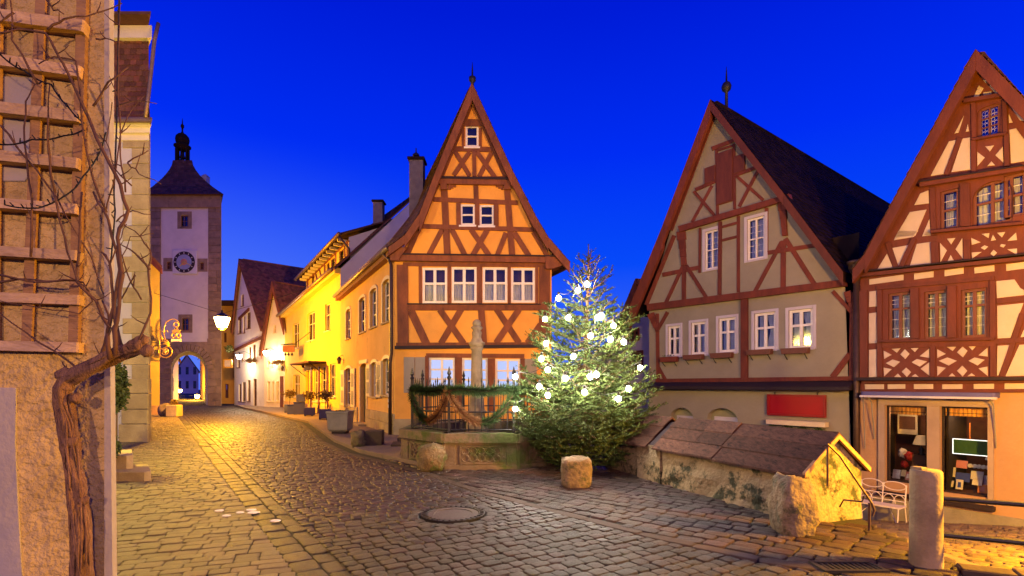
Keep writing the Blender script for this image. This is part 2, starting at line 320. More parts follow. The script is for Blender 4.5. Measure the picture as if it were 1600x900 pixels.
def window(P, q, parent, fm, fw=.055, nx=2, ny=2, rec=.07, glassm=None, curt=None, sill=None, surround=None, label=None, arched=0, back=None, bars=.028, transom=.5, sillm=None, off=0.0, depth=.3, lead=0):
    u0, u1, v0, v1 = q; mb = MB(); d0, d1 = off-rec-.04, off-rec+.01
    mb.rect(P, u0, u0+fw, v0, v1, d0, d1, .004); mb.rect(P, u1-fw, u1, v0, v1, d0, d1, .004)
    mb.rect(P, u0+fw, u1-fw, v0, v0+fw, d0, d1-.002, .004); mb.rect(P, u0+fw, u1-fw, v1-fw, v1, d0, d1-.002, .004)
    us = [u0+fw + (u1-u0-2*fw)*i/nx for i in range(nx+1)]
    if ny == 2: vs = [v0+fw, v0+fw+(v1-v0-2*fw)*transom, v1-fw]
    else: vs = [v0+fw + (v1-v0-2*fw)*i/ny for i in range(ny+1)]
    for i in range(1, nx): mb.rect(P, us[i]-bars, us[i]+bars, v0+fw, v1-fw, d0, d1+.004, .004)
    for j in range(1, ny): mb.rect(P, u0+fw, u1-fw, vs[j]-bars*.8, vs[j]+bars*.8, d0, d1-.005, .004)
    w = build('window', mb, fm, parent)
    if label: w['label'] = label
    for i in range(nx):
        for j in range(ny):
            a = us[i] + (bars if i else 0); b = us[i+1] - (bars if i < nx-1 else 0); cc = vs[j] + (bars*.8 if j else 0); e = vs[j+1] - (bars*.8 if j < ny-1 else 0)
            build('pane', MB().rect(P, a, b, cc, e, d0+.012, d0+.018), glassm or M['pane'], w)
            if lead:
                lb = MB()
                for k in range(1, lead): 
                    vv = cc+(e-cc)*k/lead; lb.rect(P, a, b, vv-.005, vv+.005, d0+.017, d0+.023)
                build('lead_bar', lb, M['whitepaint'], w)
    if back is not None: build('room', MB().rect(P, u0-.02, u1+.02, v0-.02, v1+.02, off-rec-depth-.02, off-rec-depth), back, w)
    if curt == 'net': build('curtain', curtain_mesh(P, u0+fw, u1-fw, v0+fw, v0+fw+(v1-v0-2*fw)*transom, off-rec-.10, 8), M['curtain'], w)
    elif curt == 'full': build('curtain', curtain_mesh(P, u0+fw, u1-fw, v0+fw, v1-fw, off-rec-.12, 7), M['curtain'], w)
    elif curt == 'sides':
        for sd in (0, 1):
            um = (u0+u1)/2; a, b = (u0+fw, um) if sd == 0 else (um, u1-fw)
            build('curtain', curtain_mesh(P, a, b, v0+fw, v1-fw, off-rec-.12, 5, .012, .75, sd), M['curtain'], w)
    if sill: build('sill', MB().rect(P, u0-.05, u1+.05, v0-.06, v0-.002, off-.05, off+sill, .006), sillm or fm, w)
    if surround:
        s = surround; sb = MB(); o1 = off+.025
        sb.rect(P, u0-s, u0-.002, v0-s*.6, v1+s, off-.06, o1, .006); sb.rect(P, u1+.002, u1+s, v0-s*.6, v1+s, off-.06, o1, .006)
        sb.rect(P, u0-.002, u1+.002, v1+.002, v1+s, off-.06, o1-.003, .006); sb.rect(P, u0-.002, u1+.002, v0-s*.6, v0-.002, off-.06, o1-.003, .006)
        build('surround', sb, sillm or M['stone'], w)
    return w
TI = [0]
def timber(P, c, seg, parent, m, proud=.028, name='timber', off=0.0, cs=1.0):     # one beam traced on the facade: (x0, y0, x1, y1, width) in picture units
    x0, y0, x1, y1, w = seg; d = Vector((x1-x0, y1-y0)); d.normalize(); p = Vector((-d.y, d.x)) * w/2
    TI[0] += 1; pr = proud + (TI[0] % 9) * .0026
    poly = [P.uv(*c(a, b)) for a, b in ((x0+p.x, y0+p.y), (x1+p.x, y1+p.y), (x1-p.x, y1-p.y), (x0-p.x, y0-p.y))]
    return build(name, MB().prism(P, poly, off-.03, off+pr, .007), m, parent)
def band(P, u0, u1, v0, v1, o0, o1, m, parent, name='beam', ch=.008): return build(name, MB().rect(P, u0, u1, v0, v1, o0, o1, ch), m, parent)
def tiles(mb, a0, a1, b0, b1, tw=.17, th=.17, lift=.022, jit=.006):    # tile courses on the quad a0-a1 (eave) .. b0-b1 (ridge)
    a0, a1, b0, b1 = map(Vector, (a0, a1, b0, b1)); nr = max(2, int(((b0-a0).length + (b1-a1).length)/2/th))
    nrm = (a1-a0).cross(b0-a0).normalized()
    if nrm.z < 0: nrm = -nrm
    for r in range(nr):
        t0, t1 = r/nr, (r+1.25)/nr; L0, L1 = a0.lerp(b0, t0), a1.lerp(b1, t0); K0, K1 = a0.lerp(b0, min(t1, 1)), a1.lerp(b1, min(t1, 1))
        n = max(2, int((L1-L0).length/tw)); sh = .5*(r % 2)
        for i in range(-1, n):
            s0 = max((i+sh+.02)/n, 0); s1 = min((i+1+sh-.02)/n, 1)
            if s1 <= s0: continue
            h = lift + random.uniform(-jit, jit); h2 = .004; dn = (L0-K0).normalized()*random.uniform(-.012, .012)
            p = [L0.lerp(L1, s0)+nrm*h+dn, L0.lerp(L1, s1)+nrm*(h+random.uniform(-jit, jit)*.5)+dn, K0.lerp(K1, s1)+nrm*h2, K0.lerp(K1, s0)+nrm*h2]
            mid = (p[0]+p[1])/2 + (L0-K0).normalized()*.02
            b = len(mb.v); mb.v += [tuple(x) for x in (p[0], mid, p[1], p[2], p[3], p[0]-nrm*.02, p[1]-nrm*.02)]
            mb.f += [(b, b+1, b+2, b+3, b+4), (b, b+5, b+6, b+2, b+1)]
def gable_roof(P, prof, L, oh, m, parent, th=.09, tw=.18, trow=.17, sides='LR'):
    """prof: (u, v[, skew]) points eave .. apex .. eave; extruded back by L (sideways by skew per metre), overhanging the front by oh."""
    prof = [(*p, 0.0) if len(p) == 2 else p for p in prof]
    W = lambda p, off, dv=0.0: P.w(p[0]+p[2]*min(off, 0), p[1]+dv, off)
    ia = max(range(len(prof)), key=lambda i: prof[i][1])
    r = MB()
    for i in range(len(prof)-1):
        a, b = prof[i], prof[i+1]; d = Vector((b[0]-a[0], b[1]-a[1])).normalized(); q = (0.0, th/max(abs(d.x), .25))
        a2 = (a[0]-q[0], a[1]-q[1], a[2]); b2 = (b[0]-q[0], b[1]-q[1], b[2])
        r.loft([[W(p, oh) for p in (a, b, b2, a2)], [W(p, 0) for p in (a, b, b2, a2)], [W(p, -L) for p in (a, b, b2, a2)]])
    ro = build('roof', r, m, parent)
    tb = MB()
    for i in range(len(prof)-1):
        left = i < ia
        if ('L' if left else 'R') not in sides: continue
        e, t = (prof[i], prof[i+1]) if left else (prof[i+1], prof[i])
        tiles(tb, W(e, oh+.02), W(e, -L), W(t, oh+.02), W(t, -L), tw, trow)
    if tb.f: tag(build('roof_tiles', tb, m, ro), kind='stuff')
    rt = MB(); a = prof[ia]; n = int((L+oh)/.36)
    for k in range(n):
        o0 = oh - k*.36
        rt.tube([W(a, o0-.30, -.03), W(a, o0-.67, -.012)], [.085, .07], 8)
    tag(build('ridge_tiles', rt, m, ro), kind='stuff')
    return ro
def bargeboard(P, pts, w, o0, o1, m, parent, name='bargeboard'):   # pts (u,v): board follows the verge, hanging w below it
    for i in range(len(pts)-1):
        (ua, va), (ub, vb) = pts[i], pts[i+1]; d = Vector((ub-ua, vb-va)).normalized(); s = 1 if ub > ua else -1
        ww = w if not isinstance(w, (list, tuple)) else w[i]
        nx, ny = 0.0, -ww/max(abs(d.x), .25)
        build(name, MB().prism(P, [(ua, va), (ub, vb), (ub+nx, vb+ny), (ua+nx, va+ny)], o0, o1 + (i % 2)*.003, .008), m, parent)
def body(P, u0, u1, z0, z1, L, m, parent, skip=(), off=0.0, name='wall'):    # the other walls of a house behind its facade (each a mesh)
    if 'L' not in skip: build(name, MB().face([P.w(u0, z0, off), P.w(u0, z0, -L), P.w(u0, z1, -L), P.w(u0, z1, off)]), m, parent)
    if 'R' not in skip: build(name, MB().face([P.w(u1, z0, off), P.w(u1, z1, off), P.w(u1, z1, -L), P.w(u1, z0, -L)]), m, parent)
    build(name, MB().face([P.w(u0, z0, -L), P.w(u1, z0, -L), P.w(u1, z1, -L), P.w(u0, z1, -L)]), m, parent)
def gutter(pts, r, m, parent, name='gutter'): return build(name, MB().tube(pts, r, 8), m, parent, smooth=True)
# ---------------------------------------------------------------- stone fields
def stone_proto(seed, pil=.12, rnd=.06, dep=1.0):
    rg = random.Random(seed); ts = [-.5, -.36, .0, .36, .5]; V = []; Fc = []
    for j in range(5):
        for i in range(5):
            x, y = ts[i], ts[j]; ex = i in (0, 4); ey = j in (0, 4)
            z = -pil*(.55 if ex != ey else (1.0 if ex else 0)) - (.05 if (i in (1, 3) or j in (1, 3)) and not (ex or ey) else 0)
            if ex and ey: x *= .90; y *= .90
            z += rg.uniform(-rnd, rnd)*.6
            V.append((x + rg.uniform(-rnd, rnd)*.5, y + rg.uniform(-rnd, rnd)*.5, z))
    for j in range(4):
        for i in range(4): a = j*5+i; Fc.append((a, a+1, a+6, a+5))
    rim = [0, 1, 2, 3, 4, 9, 14, 19, 24, 23, 22, 21, 20, 15, 10, 5]; b = len(V)
    for k in rim: V.append((V[k][0]*1.0, V[k][1]*1.0, -dep))
    for k in range(16): Fc.append((rim[(k+1) % 16], rim[k], b+k, b+(k+1) % 16))
    return V, Fc
def field(structure, stones, protos, m, name, stuffname, n_single=300, zf=None, tilt=0.0):
    """stones: (x, y, rot, len, wid, height). The 300 that show largest are objects of their own, the rest one mesh."""
    def size(s):
        x, y = s[0], s[1]
        if y < 2.5 or abs(x/y) > .99: return 0
        if (CH - (zf(x, y) if zf else 0))*FL/y + HY > 905: return 0
        return s[3]*s[4]/y**3
    st = sorted(stones, key=size, reverse=True); org = ORG.get(structure.name, (0, 0, 0))
    mes = []
    for V, Fc in protos:
        me = bpy.data.meshes.new(name); me.from_pydata(V, [], Fc); me.polygons.foreach_set('use_smooth', [True]*len(me.polygons)); me.materials.append(m); mes.append(me)
    for s in st[:n_single]:
        o = bpy.data.objects.new(name, random.choice(mes)); COL.objects.link(o); o.parent = structure
        z = (zf(s[0], s[1]) if zf else 0) + random.uniform(-.006, .006)
        o.location = (s[0]-org[0], s[1]-org[1], z-org[2]); o.rotation_euler = (tilt + random.uniform(-.02, .02), random.uniform(-.02, .02), s[2]); o.scale = (s[3], s[4], s[5])
    vs = []; fs = []; b = 0
    PV = [np.array(V) for V, _ in protos]; PF = [np.array(Fc) for _, Fc in protos]
    for s in st[n_single:]:
        k = random.randrange(len(protos)); v = PV[k] * np.array([s[3], s[4], s[5]]); c, sn = math.cos(s[2]), math.sin(s[2])
        x = v[:,0]*c - v[:,1]*sn + s[0]; y = v[:,0]*sn + v[:,1]*c + s[1]; z = v[:,2] + random.uniform(-.006, .006) + x*0
        z = z + (np.array([zf(a, bb) for a, bb in zip(x, y)]) if zf else 0) + (x-s[0])*random.uniform(-.03, .03)
        vs.append(np.stack([x-org[0], y-org[1], z-org[2]], 1)); fs.append(PF[k] + b); b += len(v)
    if vs:
        V = np.concatenate(vs).astype(np.float32); Fa = np.concatenate(fs).astype(np.int32)
        me = bpy.data.meshes.new(stuffname); me.vertices.add(len(V)); me.vertices.foreach_set('co', V.ravel())
        me.loops.add(Fa.size); me.loops.foreach_set('vertex_index', Fa.ravel()); me.polygons.add(len(Fa))
        me.polygons.foreach_set('loop_start', np.arange(0, Fa.size, 4, dtype=np.int32)); me.polygons.foreach_set('use_smooth', np.ones(len(Fa), dtype=bool)); me.update(calc_edges=True); me.materials.append(m)
        o = bpy.data.objects.new(stuffname, me); COL.objects.link(o); o.parent = structure; o['kind'] = 'stuff'
def rows(poly, ang, rowh, lmin, lmax, gap=.022, hgt=.09, wig=.0, block=None, bend=0.0):
    xs = [p[0] for p in poly]; ys = [p[1] for p in poly]; c, s = math.cos(ang), math.sin(ang); out = []
    R = [(x*c+y*s, -x*s+y*c) for x, y in poly]; a0, a1 = min(r[0] for r in R), max(r[0] for r in R); b0, b1 = min(r[1] for r in R), max(r[1] for r in R)
    b = b0; m = len(R)
    while b < b1:
        h = rowh*random.uniform(.88, 1.14); bm = b + h/2; xs_ = []
        for i in range(m):
            (p0, q0), (p1, q1) = R[i], R[(i+1) % m]
            if (q0 > bm) != (q1 > bm): xs_.append(p0 + (p1-p0)*(bm-q0)/(q1-q0))
        xs_.sort()
        for s0, s1 in zip(xs_[::2], xs_[1::2]):                       # every run of stones ends exactly at the edge
            a = s0 - (0 if s1-s0 < .3 else 0); first = True
            while a < s1-.02:
                l = random.uniform(lmin, lmax)
                if first: l *= random.uniform(.55, 1); first = False
                if s1-a-l < lmin*.45: l = min(s1-a, lmax*1.3)
                am = a + l/2; bb = bm + wig*.5*math.sin(am*.9 + b*.35)
                x, y = am*c - bb*s, am*s + bb*c; a += l
                if not (block and block(x, y)):
                    out.append((x, y, ang + random.uniform(-.05, .05)*(1 if wig else .2) + wig*.45*math.cos(am*.9 + b*.35), l-gap, h-gap, hgt))
        b += h
    return out
def foliage(mb, centre, rad, n, size, rg, shell=.55, flat=1.0):          # leaf-sized faces through an ellipsoid
    for _ in range(n):
        d = Vector((rg.gauss(0, 1), rg.gauss(0, 1), rg.gauss(0, 1))).normalized(); r = rg.uniform(shell, 1)
        r *= .82 + .36*noise.noise(d*2.3 + Vector(centre))
        p = Vector(centre) + Vector((d.x*rad[0], d.y*rad[1], d.z*rad[2]))*r
        a = Vector((rg.gauss(0, 1), rg.gauss(0, 1), rg.gauss(0, 1))).normalized(); b = a.orthogonal().normalized(); s = size*rg.uniform(.6, 1.3)
        q = a.cross(b)*s*.12
        mb.face([p - a*s, p + b*s*.42 + q, p + a*s, p - b*s*.42 + q])
def rock(name, c, size, m, seed, n=14, rough=.16, square=2.0, **kw):
    mb = MB(); k = 20; rings = []
    for j in range(n+1):
        th = -math.pi/2 + math.pi*j/n; ring = []
        for i in range(k):
            ph = 2*math.pi*i/k
            x, y, z = math.cos(th)*math.cos(ph), math.cos(th)*math.sin(ph), math.sin(th)
            f = (abs(x)**square+abs(y)**square+abs(z)**square)**(-1/square); p = Vector((x, y, z))*f
            q = 1 + rough*noise.noise(p*1.6+Vector((seed, seed*2, 0))) + rough*.5*noise.noise(p*4.5+Vector((seed, 0, seed))) + rough*.25*noise.noise(p*11+Vector((seed, 5, seed)))
            p = p*q; ring.append((c[0]+p.x*size[0]/2, c[1]+p.y*size[1]/2, c[2]+(p.z+.92)*size[2]/1.92))
        rings.append(ring)
    mb.loft(rings); return build(name, mb, m, None, True, **kw)
def point_light(name, loc, energy, col, r=.12):
    d = bpy.data.lights.new(name, 'POINT'); d.energy = energy; d.color = col; d.shadow_soft_size = r
    o = bpy.data.objects.new(name, d); COL.objects.link(o); o.location = loc; return o
# ---------------------------------------------------------------- the setting: square, street, pavement, lane
EDGE = [(30, -9.0), (12, .5), (5.2, 4.0), (4.3, 4.42), (3.95, 4.60), (4.02, 5.2), (4.2, 6.0), (4.34, 6.5), (2.95, 10.0), (2.2, 12.4), (1.45, 16.0), (1.45, 60)]
GUT = lambda Y: -1.84 - .69*(Y-4.4)                                    # inner edge of the two gutter rows beside the pavement
CHAN = [(3.55, 4.30), (2.8, 4.58), (2.3, 4.85), (1.41, 5.72), (.9, 6.32), (.185, 7.15), (-.5, 7.92), (-1.49, 9.46), (-2.07, 10.2), (-3.96, 12.4), (-5.4, 14.8), (-9.1, 22.3), (-13.9, 29), (-19.0, 36), (-21.6, 40)]
def lane_z(x, y): return min(-.05, .89 - .2*y) if y < 40 else -7.11
gmb = MB(); gmb.face([(-900, -900, -7.2), (900, -900, -7.2), (900, 900, -7.2), (-900, 900, -7.2)]); build('ground', gmb, M['soil'], kind='structure')
sq = MB(); poly = [(-80, -30), (30, -30)] + EDGE + [(1.45, 90), (-80, 90)]
sq.loft([[(x, y, -7.1) for x, y in poly], [(x, y, -.034) for x, y in poly]])
square = build('street', sq, M['joint'], kind='structure')
PAVE = MB(); pp = [(GUT(0), 0), (GUT(39), 39), (-48, 39), (-48, 0)]; PAVE.face([(x, y, -.014) for x, y in pp]); pavement = build('pavement', PAVE, M['joint'], kind='structure')
MAN = gnd(708, 803)
GRATE = gnd(1325, 886)
def blk(x, y): return math.hypot(x-MAN.x, y-MAN.y) < .50 or (abs(x-GRATE.x) < .30 and abs(y-GRATE.y) < .13)
P_st = [stone_proto(i) for i in range(10)]
gw = .62
gw = .51
spoly = [(GUT(2.2)+gw, 2.2), (5.0, 2.2), (5.0, 3.3)] + [(x-.06, y-.08) for x, y in CHAN] + [(GUT(40)+gw, 40)]
st = rows(spoly, math.radians(33), .136, .12, .20, .015, .085, .06, blk)
for k in range(15):                                                    # setts laid in a ring round the manhole
    a = 2*math.pi*k/15; st.append((MAN.x+.485*math.cos(a), MAN.y+.485*math.sin(a), a+math.pi/2, .185, .13, .08))
field(square, st, P_st, M['cobble'], 'cobblestone', 'cobble_paving')
# gutter rows
gs = []; d = Vector((-.69, 1)).normalized(); nrm2 = Vector((d.y, -d.x)); L = 0
while L < 42:
    for r in (0, 1):
        for_l = random.uniform(.24, .36); c = Vector((GUT(2.4), 2.4)) + d*(L + r*.13) + nrm2*(.14 + r*.24)
        gs.append((c.x, c.y, math.atan2(d.y, d.x) + random.uniform(-.03, .03), .285, .225, .08))
    L += .30
gut = MB(); a, b = Vector((GUT(1), 1)), Vector((GUT(40), 40)); gut.face([(*(a-nrm2*.02), -.026), (*(a+nrm2*.56), -.026), (*(b+nrm2*.56), -.026), (*(b-nrm2*.02), -.026)])
gutr = build('road_gutter', gut, M['joint'], kind='structure')
field(gutr, gs, P_st[:5], M['cobble'], 'gutter_stone', 'gutter_stones', 300, zf=lambda x, y: -.012)
# pavers
P_pv = [stone_proto(40+i, .10, .008) for i in range(6)]
pvp = [(GUT(2.2)+.02, 2.2), (GUT(38.5)+.02, 38.5), (-40, 38.5), (-24, 24), (-10.4, 14), (-9, 8), (-5.5, 2.2)]
pv = rows(pvp, math.radians(19), .138, .17, .25, .011, .05, 0)
field(pavement, pv, P_pv, M['paver'], 'paver', 'paver_field', 300, zf=lambda x, y: .004)
# drain channel between street and square: a line of flat kerb stones
ch = MB(); pts = [Vector((x, y)) for x, y in CHAN]
for i in range(len(pts)-1):
    a, b = pts[i], pts[i+1]; ch.face([(a.x-.1, a.y-.1, -.031), (b.x-.1, b.y-.1, -.031), (b.x+.3, b.y+.2, -.031), (a.x+.3, a.y+.2, -.031)])
kerb = build('drain_channel', ch, M['joint'], kind='structure')
cs = []
for i in range(len(pts)-1):
    a, b = pts[i], pts[i+1]; n = max(1, int((b-a).length/.42)); ang = math.atan2(b.y-a.y, b.x-a.x)
    for k in range(n):
        p = a.lerp(b, (k+.5)/n); cs.append((p.x, p.y, ang + random.uniform(-.02, .02), (b-a).length/n-.012, .15, .05)) ; q = p + Vector((b.y-a.y, -(b.x-a.x))).normalized()*-.17*-1
field(kerb, cs, P_pv, M['kerb'], 'kerb_stone', 'kerb_stones', 300, zf=lambda x, y: -.005)
# the square beyond the channel
ppoly0 = [(4.05, 4.55), (4.1, 5.2), (4.2, 6.0), (3.42, 6.15), (2.5, 8.6), (2.9, 9.6), (2.2, 12.0), (1.45, 15.5), (-2.4, 15.5), (-2.6, 13.5), (-2.75, 11.4)] + [(x+.08, y+.08) for x, y in CHAN[8::-1]]
ppoly = ppoly0
tsq = MB(); tsq.face([(x, y, -.029) for x, y in ppoly]); town = build('town_square', tsq, M['joint'], kind='structure')
def blk2(x, y): return math.hypot(x+.62, y-11.7) < 1.75 or (abs(x-GRATE.x) < .30 and abs(y-GRATE.y) < .13)
field(town, rows(ppoly, math.radians(-42), .165, .17, .30, .022, .08, .05, blk2), P_st, M['cobble2'], 'cobblestone', 'square_paving', 300)
# raised footway in front of the ochre houses
fw = [(x+.30, y+.12) for x, y in CHAN[8:]] + [(-12.0, 34), (-8.0, 25), (-3.4, 16.4), (-2.75, 13.0), (-2.5, 11.6)]
fo = MB(); fo.loft([[(x, y, -.06) for x, y in fw], [(x, y, .05) for x, y in fw], [(x*.999-.0, y, .06) for x, y in fw]]); footway = build('footway', fo, M['slab'], kind='structure')
# lane going down on the right
ln = MB()
ln.grid(lambda a, b: (lambda x, y: (x, y, lane_z(x, y)-.06))(-1+31*a, 1.5+46*b), 2, 46); lane = build('lane', ln, M['joint'], kind='structure')
lp = [(5.0, 4.15), (4.35, 4.48), (4.05, 4.7), (4.6, 6.5), (6.2, 9), (7.4, 12.4), (8.9, 12.0), (10.4, 9.9), (12.5, 7.5), (8, 3.2)]
field(lane, rows(lp, math.radians(-38), .12, .16, .30, .018, .06, .03), P_st, M['cobble3'], 'lane_stone', 'lane_paving', 300, zf=lane_z, tilt=-.197)
# manhole cover and drain grate
mh = thing('manhole_cover', (MAN.x, MAN.y, 0), 'round iron manhole cover set among the cobbles in the foreground', 'manhole cover')
build('rim', MB().lathe((MAN.x, MAN.y), [(.395, -.05), (.40, .012), (.33, .014), (.325, .004), (.32, -.04)], 32), M['iron'], mh)
build('lid', MB().lathe((MAN.x, MAN.y), [(.318, -.04), (.318, .008), (.24, .010), (.235, .002), (.002, .002)], 32), M['lid'], mh)
st_ = MB()
for k in range(32):
    a = 2*math.pi*k/32; build('stud', MB().box((MAN.x+.362*math.cos(a), MAN.y+.362*math.sin(a), .014), (.045, .022, .016), a), M['iron'], mh)
dg = thing('drain_grate', (GRATE.x, GRATE.y, 0), 'slotted iron street drain grate beside the round stone post', 'drain')
gb = MB(); 
for sy in (-.115, .115): gb.box((GRATE.x, GRATE.y+sy, -.005), (.56, .03, .04))
for sx in (-.265, .265): gb.box((GRATE.x+sx, GRATE.y, -.006), (.03, .20, .038))
build('frame', gb, M['iron'], dg)
for k in range(11): build('bar', MB().box((GRATE.x-.235+k*.047, GRATE.y, -.01), (.022, .20, .03)), M['iron'], dg)
# ================================================================ orange half-timbered house in the fork
c7 = crop(580, 110, 2.903); c8 = crop(600, 380, 2.5); c6h = crop(360, 460, 3.75); c5h = crop(360, 300, 5.0)
YO = 16.2
PO = Plane((gx(617, YO), YO), (gx(862, YO), YO))
PS = Plane((gx(532, 24.8), 24.8), (gx(617, YO), YO))
ho = thing('half_timbered_house', (PO.o.x+2.4, YO, 0), 'narrow orange half-timbered house with steep pointed gable standing in the fork of the streets', 'house')
uvs = lambda P, c, pts: [P.uv(*c(x, y)) for x, y in pts]
win_up = [quads(PO, c8, r) for r in ((150, 95, 247, 235), (264, 93, 362, 233), (385, 94, 482, 232), (496, 96, 590, 232))]
win_lo = [quads(PO, c8, r) for r in ((175, 447, 277, 546), (305, 448, 405, 550), (435, 452, 532, 550))]
win_lo = [(a, b, c-.25, d) for a, b, c, d in win_lo]
win_g = [quads(PO, c7, r) for r in ((405, 607, 470, 702), (492, 610, 556, 705), (428, 250, 487, 347))]
gpoly = [(0, -.1), (PO.len, -.1), (PO.len, PO.uv(*c7(0, 850))[1])] + uvs(PO, c7, [(800, 800), (735, 690), (640, 495), (461, 115), (303, 480), (222, 690), (165, 780)]) + [(0, PO.uv(*c7(0, 850))[1])]
wall('wall', PO, gpoly, [hole(q) for q in win_up+win_lo+win_g], M['orange'], ho)
lab = ['window with a lit lamp behind its net curtain', None, None, None]
for i, q in enumerate(win_up): window(PO, q, ho, M['whitepaint'], .075, 2, 2, .02, curt='net', transom=.56, back=M['warmroom'], bars=.045, label=lab[i], depth=.45)
for q in win_lo: window(PO, q, ho, M['whitepaint'], .07, 2, 3, .03, back=M['litwin'], bars=.035, depth=.35, label='brightly lit ground floor window')
for q in win_g: window(PO, q, ho, M['whitepaint'], .06, 1, 2, .02, back=M['dark'], bars=.03, sill=.05, depth=.3)
# small things behind the first upper window and on the sills
q = win_up[0]
for (fx, fy, r) in ((.38, .40, .05), (.22, .36, .035), (.82, .16, .055)):
    build('room_lamp', MB().lathe((PO.w(q[0]+(q[1]-q[0])*fx, 0, -.2).x, YO+.2), [(.01, q[2]+(q[3]-q[2])*fy-r), (r*.8, q[2]+(q[3]-q[2])*fy-r*.6), (r, q[2]+(q[3]-q[2])*fy), (r*.6, q[2]+(q[3]-q[2])*fy+r*.8), (.01, q[2]+(q[3]-q[2])*fy+r)], 10), M['litwarm'], ho, True)
T = M['timber']
for s in [(405, 238, 512, 240, 32), (418, 262, 418, 350, 12), (496, 262, 496, 350, 12), (365, 357, 548, 361, 22), (380, 368, 447, 480, 20), (447, 372, 374, 477, 20), (467, 368, 469, 482, 18), (480, 372, 562, 487, 20), (547, 373, 490, 483, 20),
          (330, 520, 346, 838, 30), (616, 530, 640, 842, 28), (475, 524, 477, 606, 22), (283, 586, 665, 602, 20), (396, 603, 397, 706, 20), (481, 604, 482, 708, 20), (567, 606, 567, 712, 22), (228, 708, 735, 724, 20),
          (218, 712, 162, 838, 24), (322, 722, 262, 836, 22), (366, 722, 425, 838, 24), (453, 722, 535, 840, 24), (527, 724, 462, 838, 24), (612, 738, 572, 840, 22), (648, 736, 716, 843, 24),
          (450, 160, 318, 482, 22), (472, 160, 612, 486, 22), (300, 520, 210, 730, 18), (655, 530, 748, 735, 18), (735, 735, 800, 845, 20)]:
    timber(PO, c7, s, ho, T)
timber(PO, c7, (310, 492, 640, 498, 10), ho, M['darkstrip'], .13, 'moulding'); timber(PO, c7, (308, 507, 642, 513, 24), ho, T, .10, 'beam')  # dark strip above the beam holds its shadow line in its colour
timber(PO, c7, (322, 490, 600, 487, 8), ho, T, .04)
for x in (330, 617): timber(PO, c7, (x, 515, x+1, 545, 30), ho, T, .10, 'corbel')
for x0, x1 in ((350, 385), (600, 565)):
    for k in range(3): timber(PO, c7, (x0+(x1-x0)*k/3, 522+4, x0+(x1-x0)*(k+1)/3, 522+4, 34-12*k), ho, T, .035, 'bracket')
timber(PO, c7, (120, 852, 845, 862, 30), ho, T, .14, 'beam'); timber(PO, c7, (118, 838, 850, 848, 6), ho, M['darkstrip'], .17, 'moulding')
for s in [(72, 85, 75, 400, 42), (628, 92, 626, 400, 42), (142, 84, 143, 245, 12), (255, 84, 256, 245, 14), (373, 84, 374, 245, 20), (489, 84, 490, 245, 12), (597, 84, 597, 245, 12), (75, 82, 640, 86, 16), (92, 250, 622, 250, 26),
          (380, 258, 390, 392, 26), (218, 260, 312, 392, 24), (302, 258, 222, 392, 24), (104, 262, 166, 394, 30), (440, 258, 528, 390, 24), (528, 258, 438, 390, 24), (612, 318, 560, 390, 24),
          (165, 438, 548, 441, 16), (168, 440, 168, 660, 14), (291, 446, 291, 660, 28), (420, 450, 420, 660, 28), (541, 450, 541, 660, 18)]:
    timber(PO, c8, s, ho, T)
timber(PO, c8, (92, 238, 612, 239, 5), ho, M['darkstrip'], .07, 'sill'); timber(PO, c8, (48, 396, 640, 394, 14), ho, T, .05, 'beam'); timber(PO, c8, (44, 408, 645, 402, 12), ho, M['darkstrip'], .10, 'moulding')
timber(PO, c8, (166, 572, 545, 572, 8), ho, M['stone'], .06, 'sill')
for q in ((78, 445, 120, 553), (122, 445, 164, 553), (550, 452, 596, 553)): 
    u0, u1, v0, v1 = quads(PO, c8, q); sh = build('shutter', MB().rect(PO, u0, u1, v0-.25, v1, .005, .04, .006), M['greyshutter'], ho)
build('plinth', MB().rect(PO, -.03, PO.len+.03, -.1, .55, -.02, .05, .01), M['stone'], ho)
OP = [(88, 812), (160, 760), (226, 664), (300, 470), (460, 80), (640, 470), (742, 670), (800, 768), (897, 880)]
prof = [(*PO.uv(*c7(x, y)), .523 if i < 3 else .36) for i, (x, y) in enumerate(OP)]
gable_roof(PO, prof, 9.4, .28, M['roofbrown'], ho, sides='LR')
bargeboard(PO, [p[:2] for p in prof[:5]], .21, .20, .30, T, ho); bargeboard(PO, [p[:2] for p in prof[4:]], .21, .20, .30, T, ho)
ap = prof[4]; p = PO.w(ap[0], ap[1], .1)
build('finial', MB().lathe((p.x, p.y), [(.05, p.z-.1), (.05, p.z+.1), (.11, p.z+.17), (.11, p.z+.27), (.03, p.z+.33), (.025, p.z+.5), (.004, p.z+.75)], 10), M['iron'], ho, True)
build('soffit', MB().prism(PO, [prof[0][:2], (prof[0][0]+.55, prof[0][1]+.02), (.15, 5.45), (-.1, 5.45)], -.3, .2), T, ho)
build('soffit', MB().prism(PO, [prof[-1][:2], (prof[-1][0]-.75, prof[-1][1]+.25), (PO.len-.2, 5.2), (PO.len+.02, 5.2)], -.3, .18), T, ho)
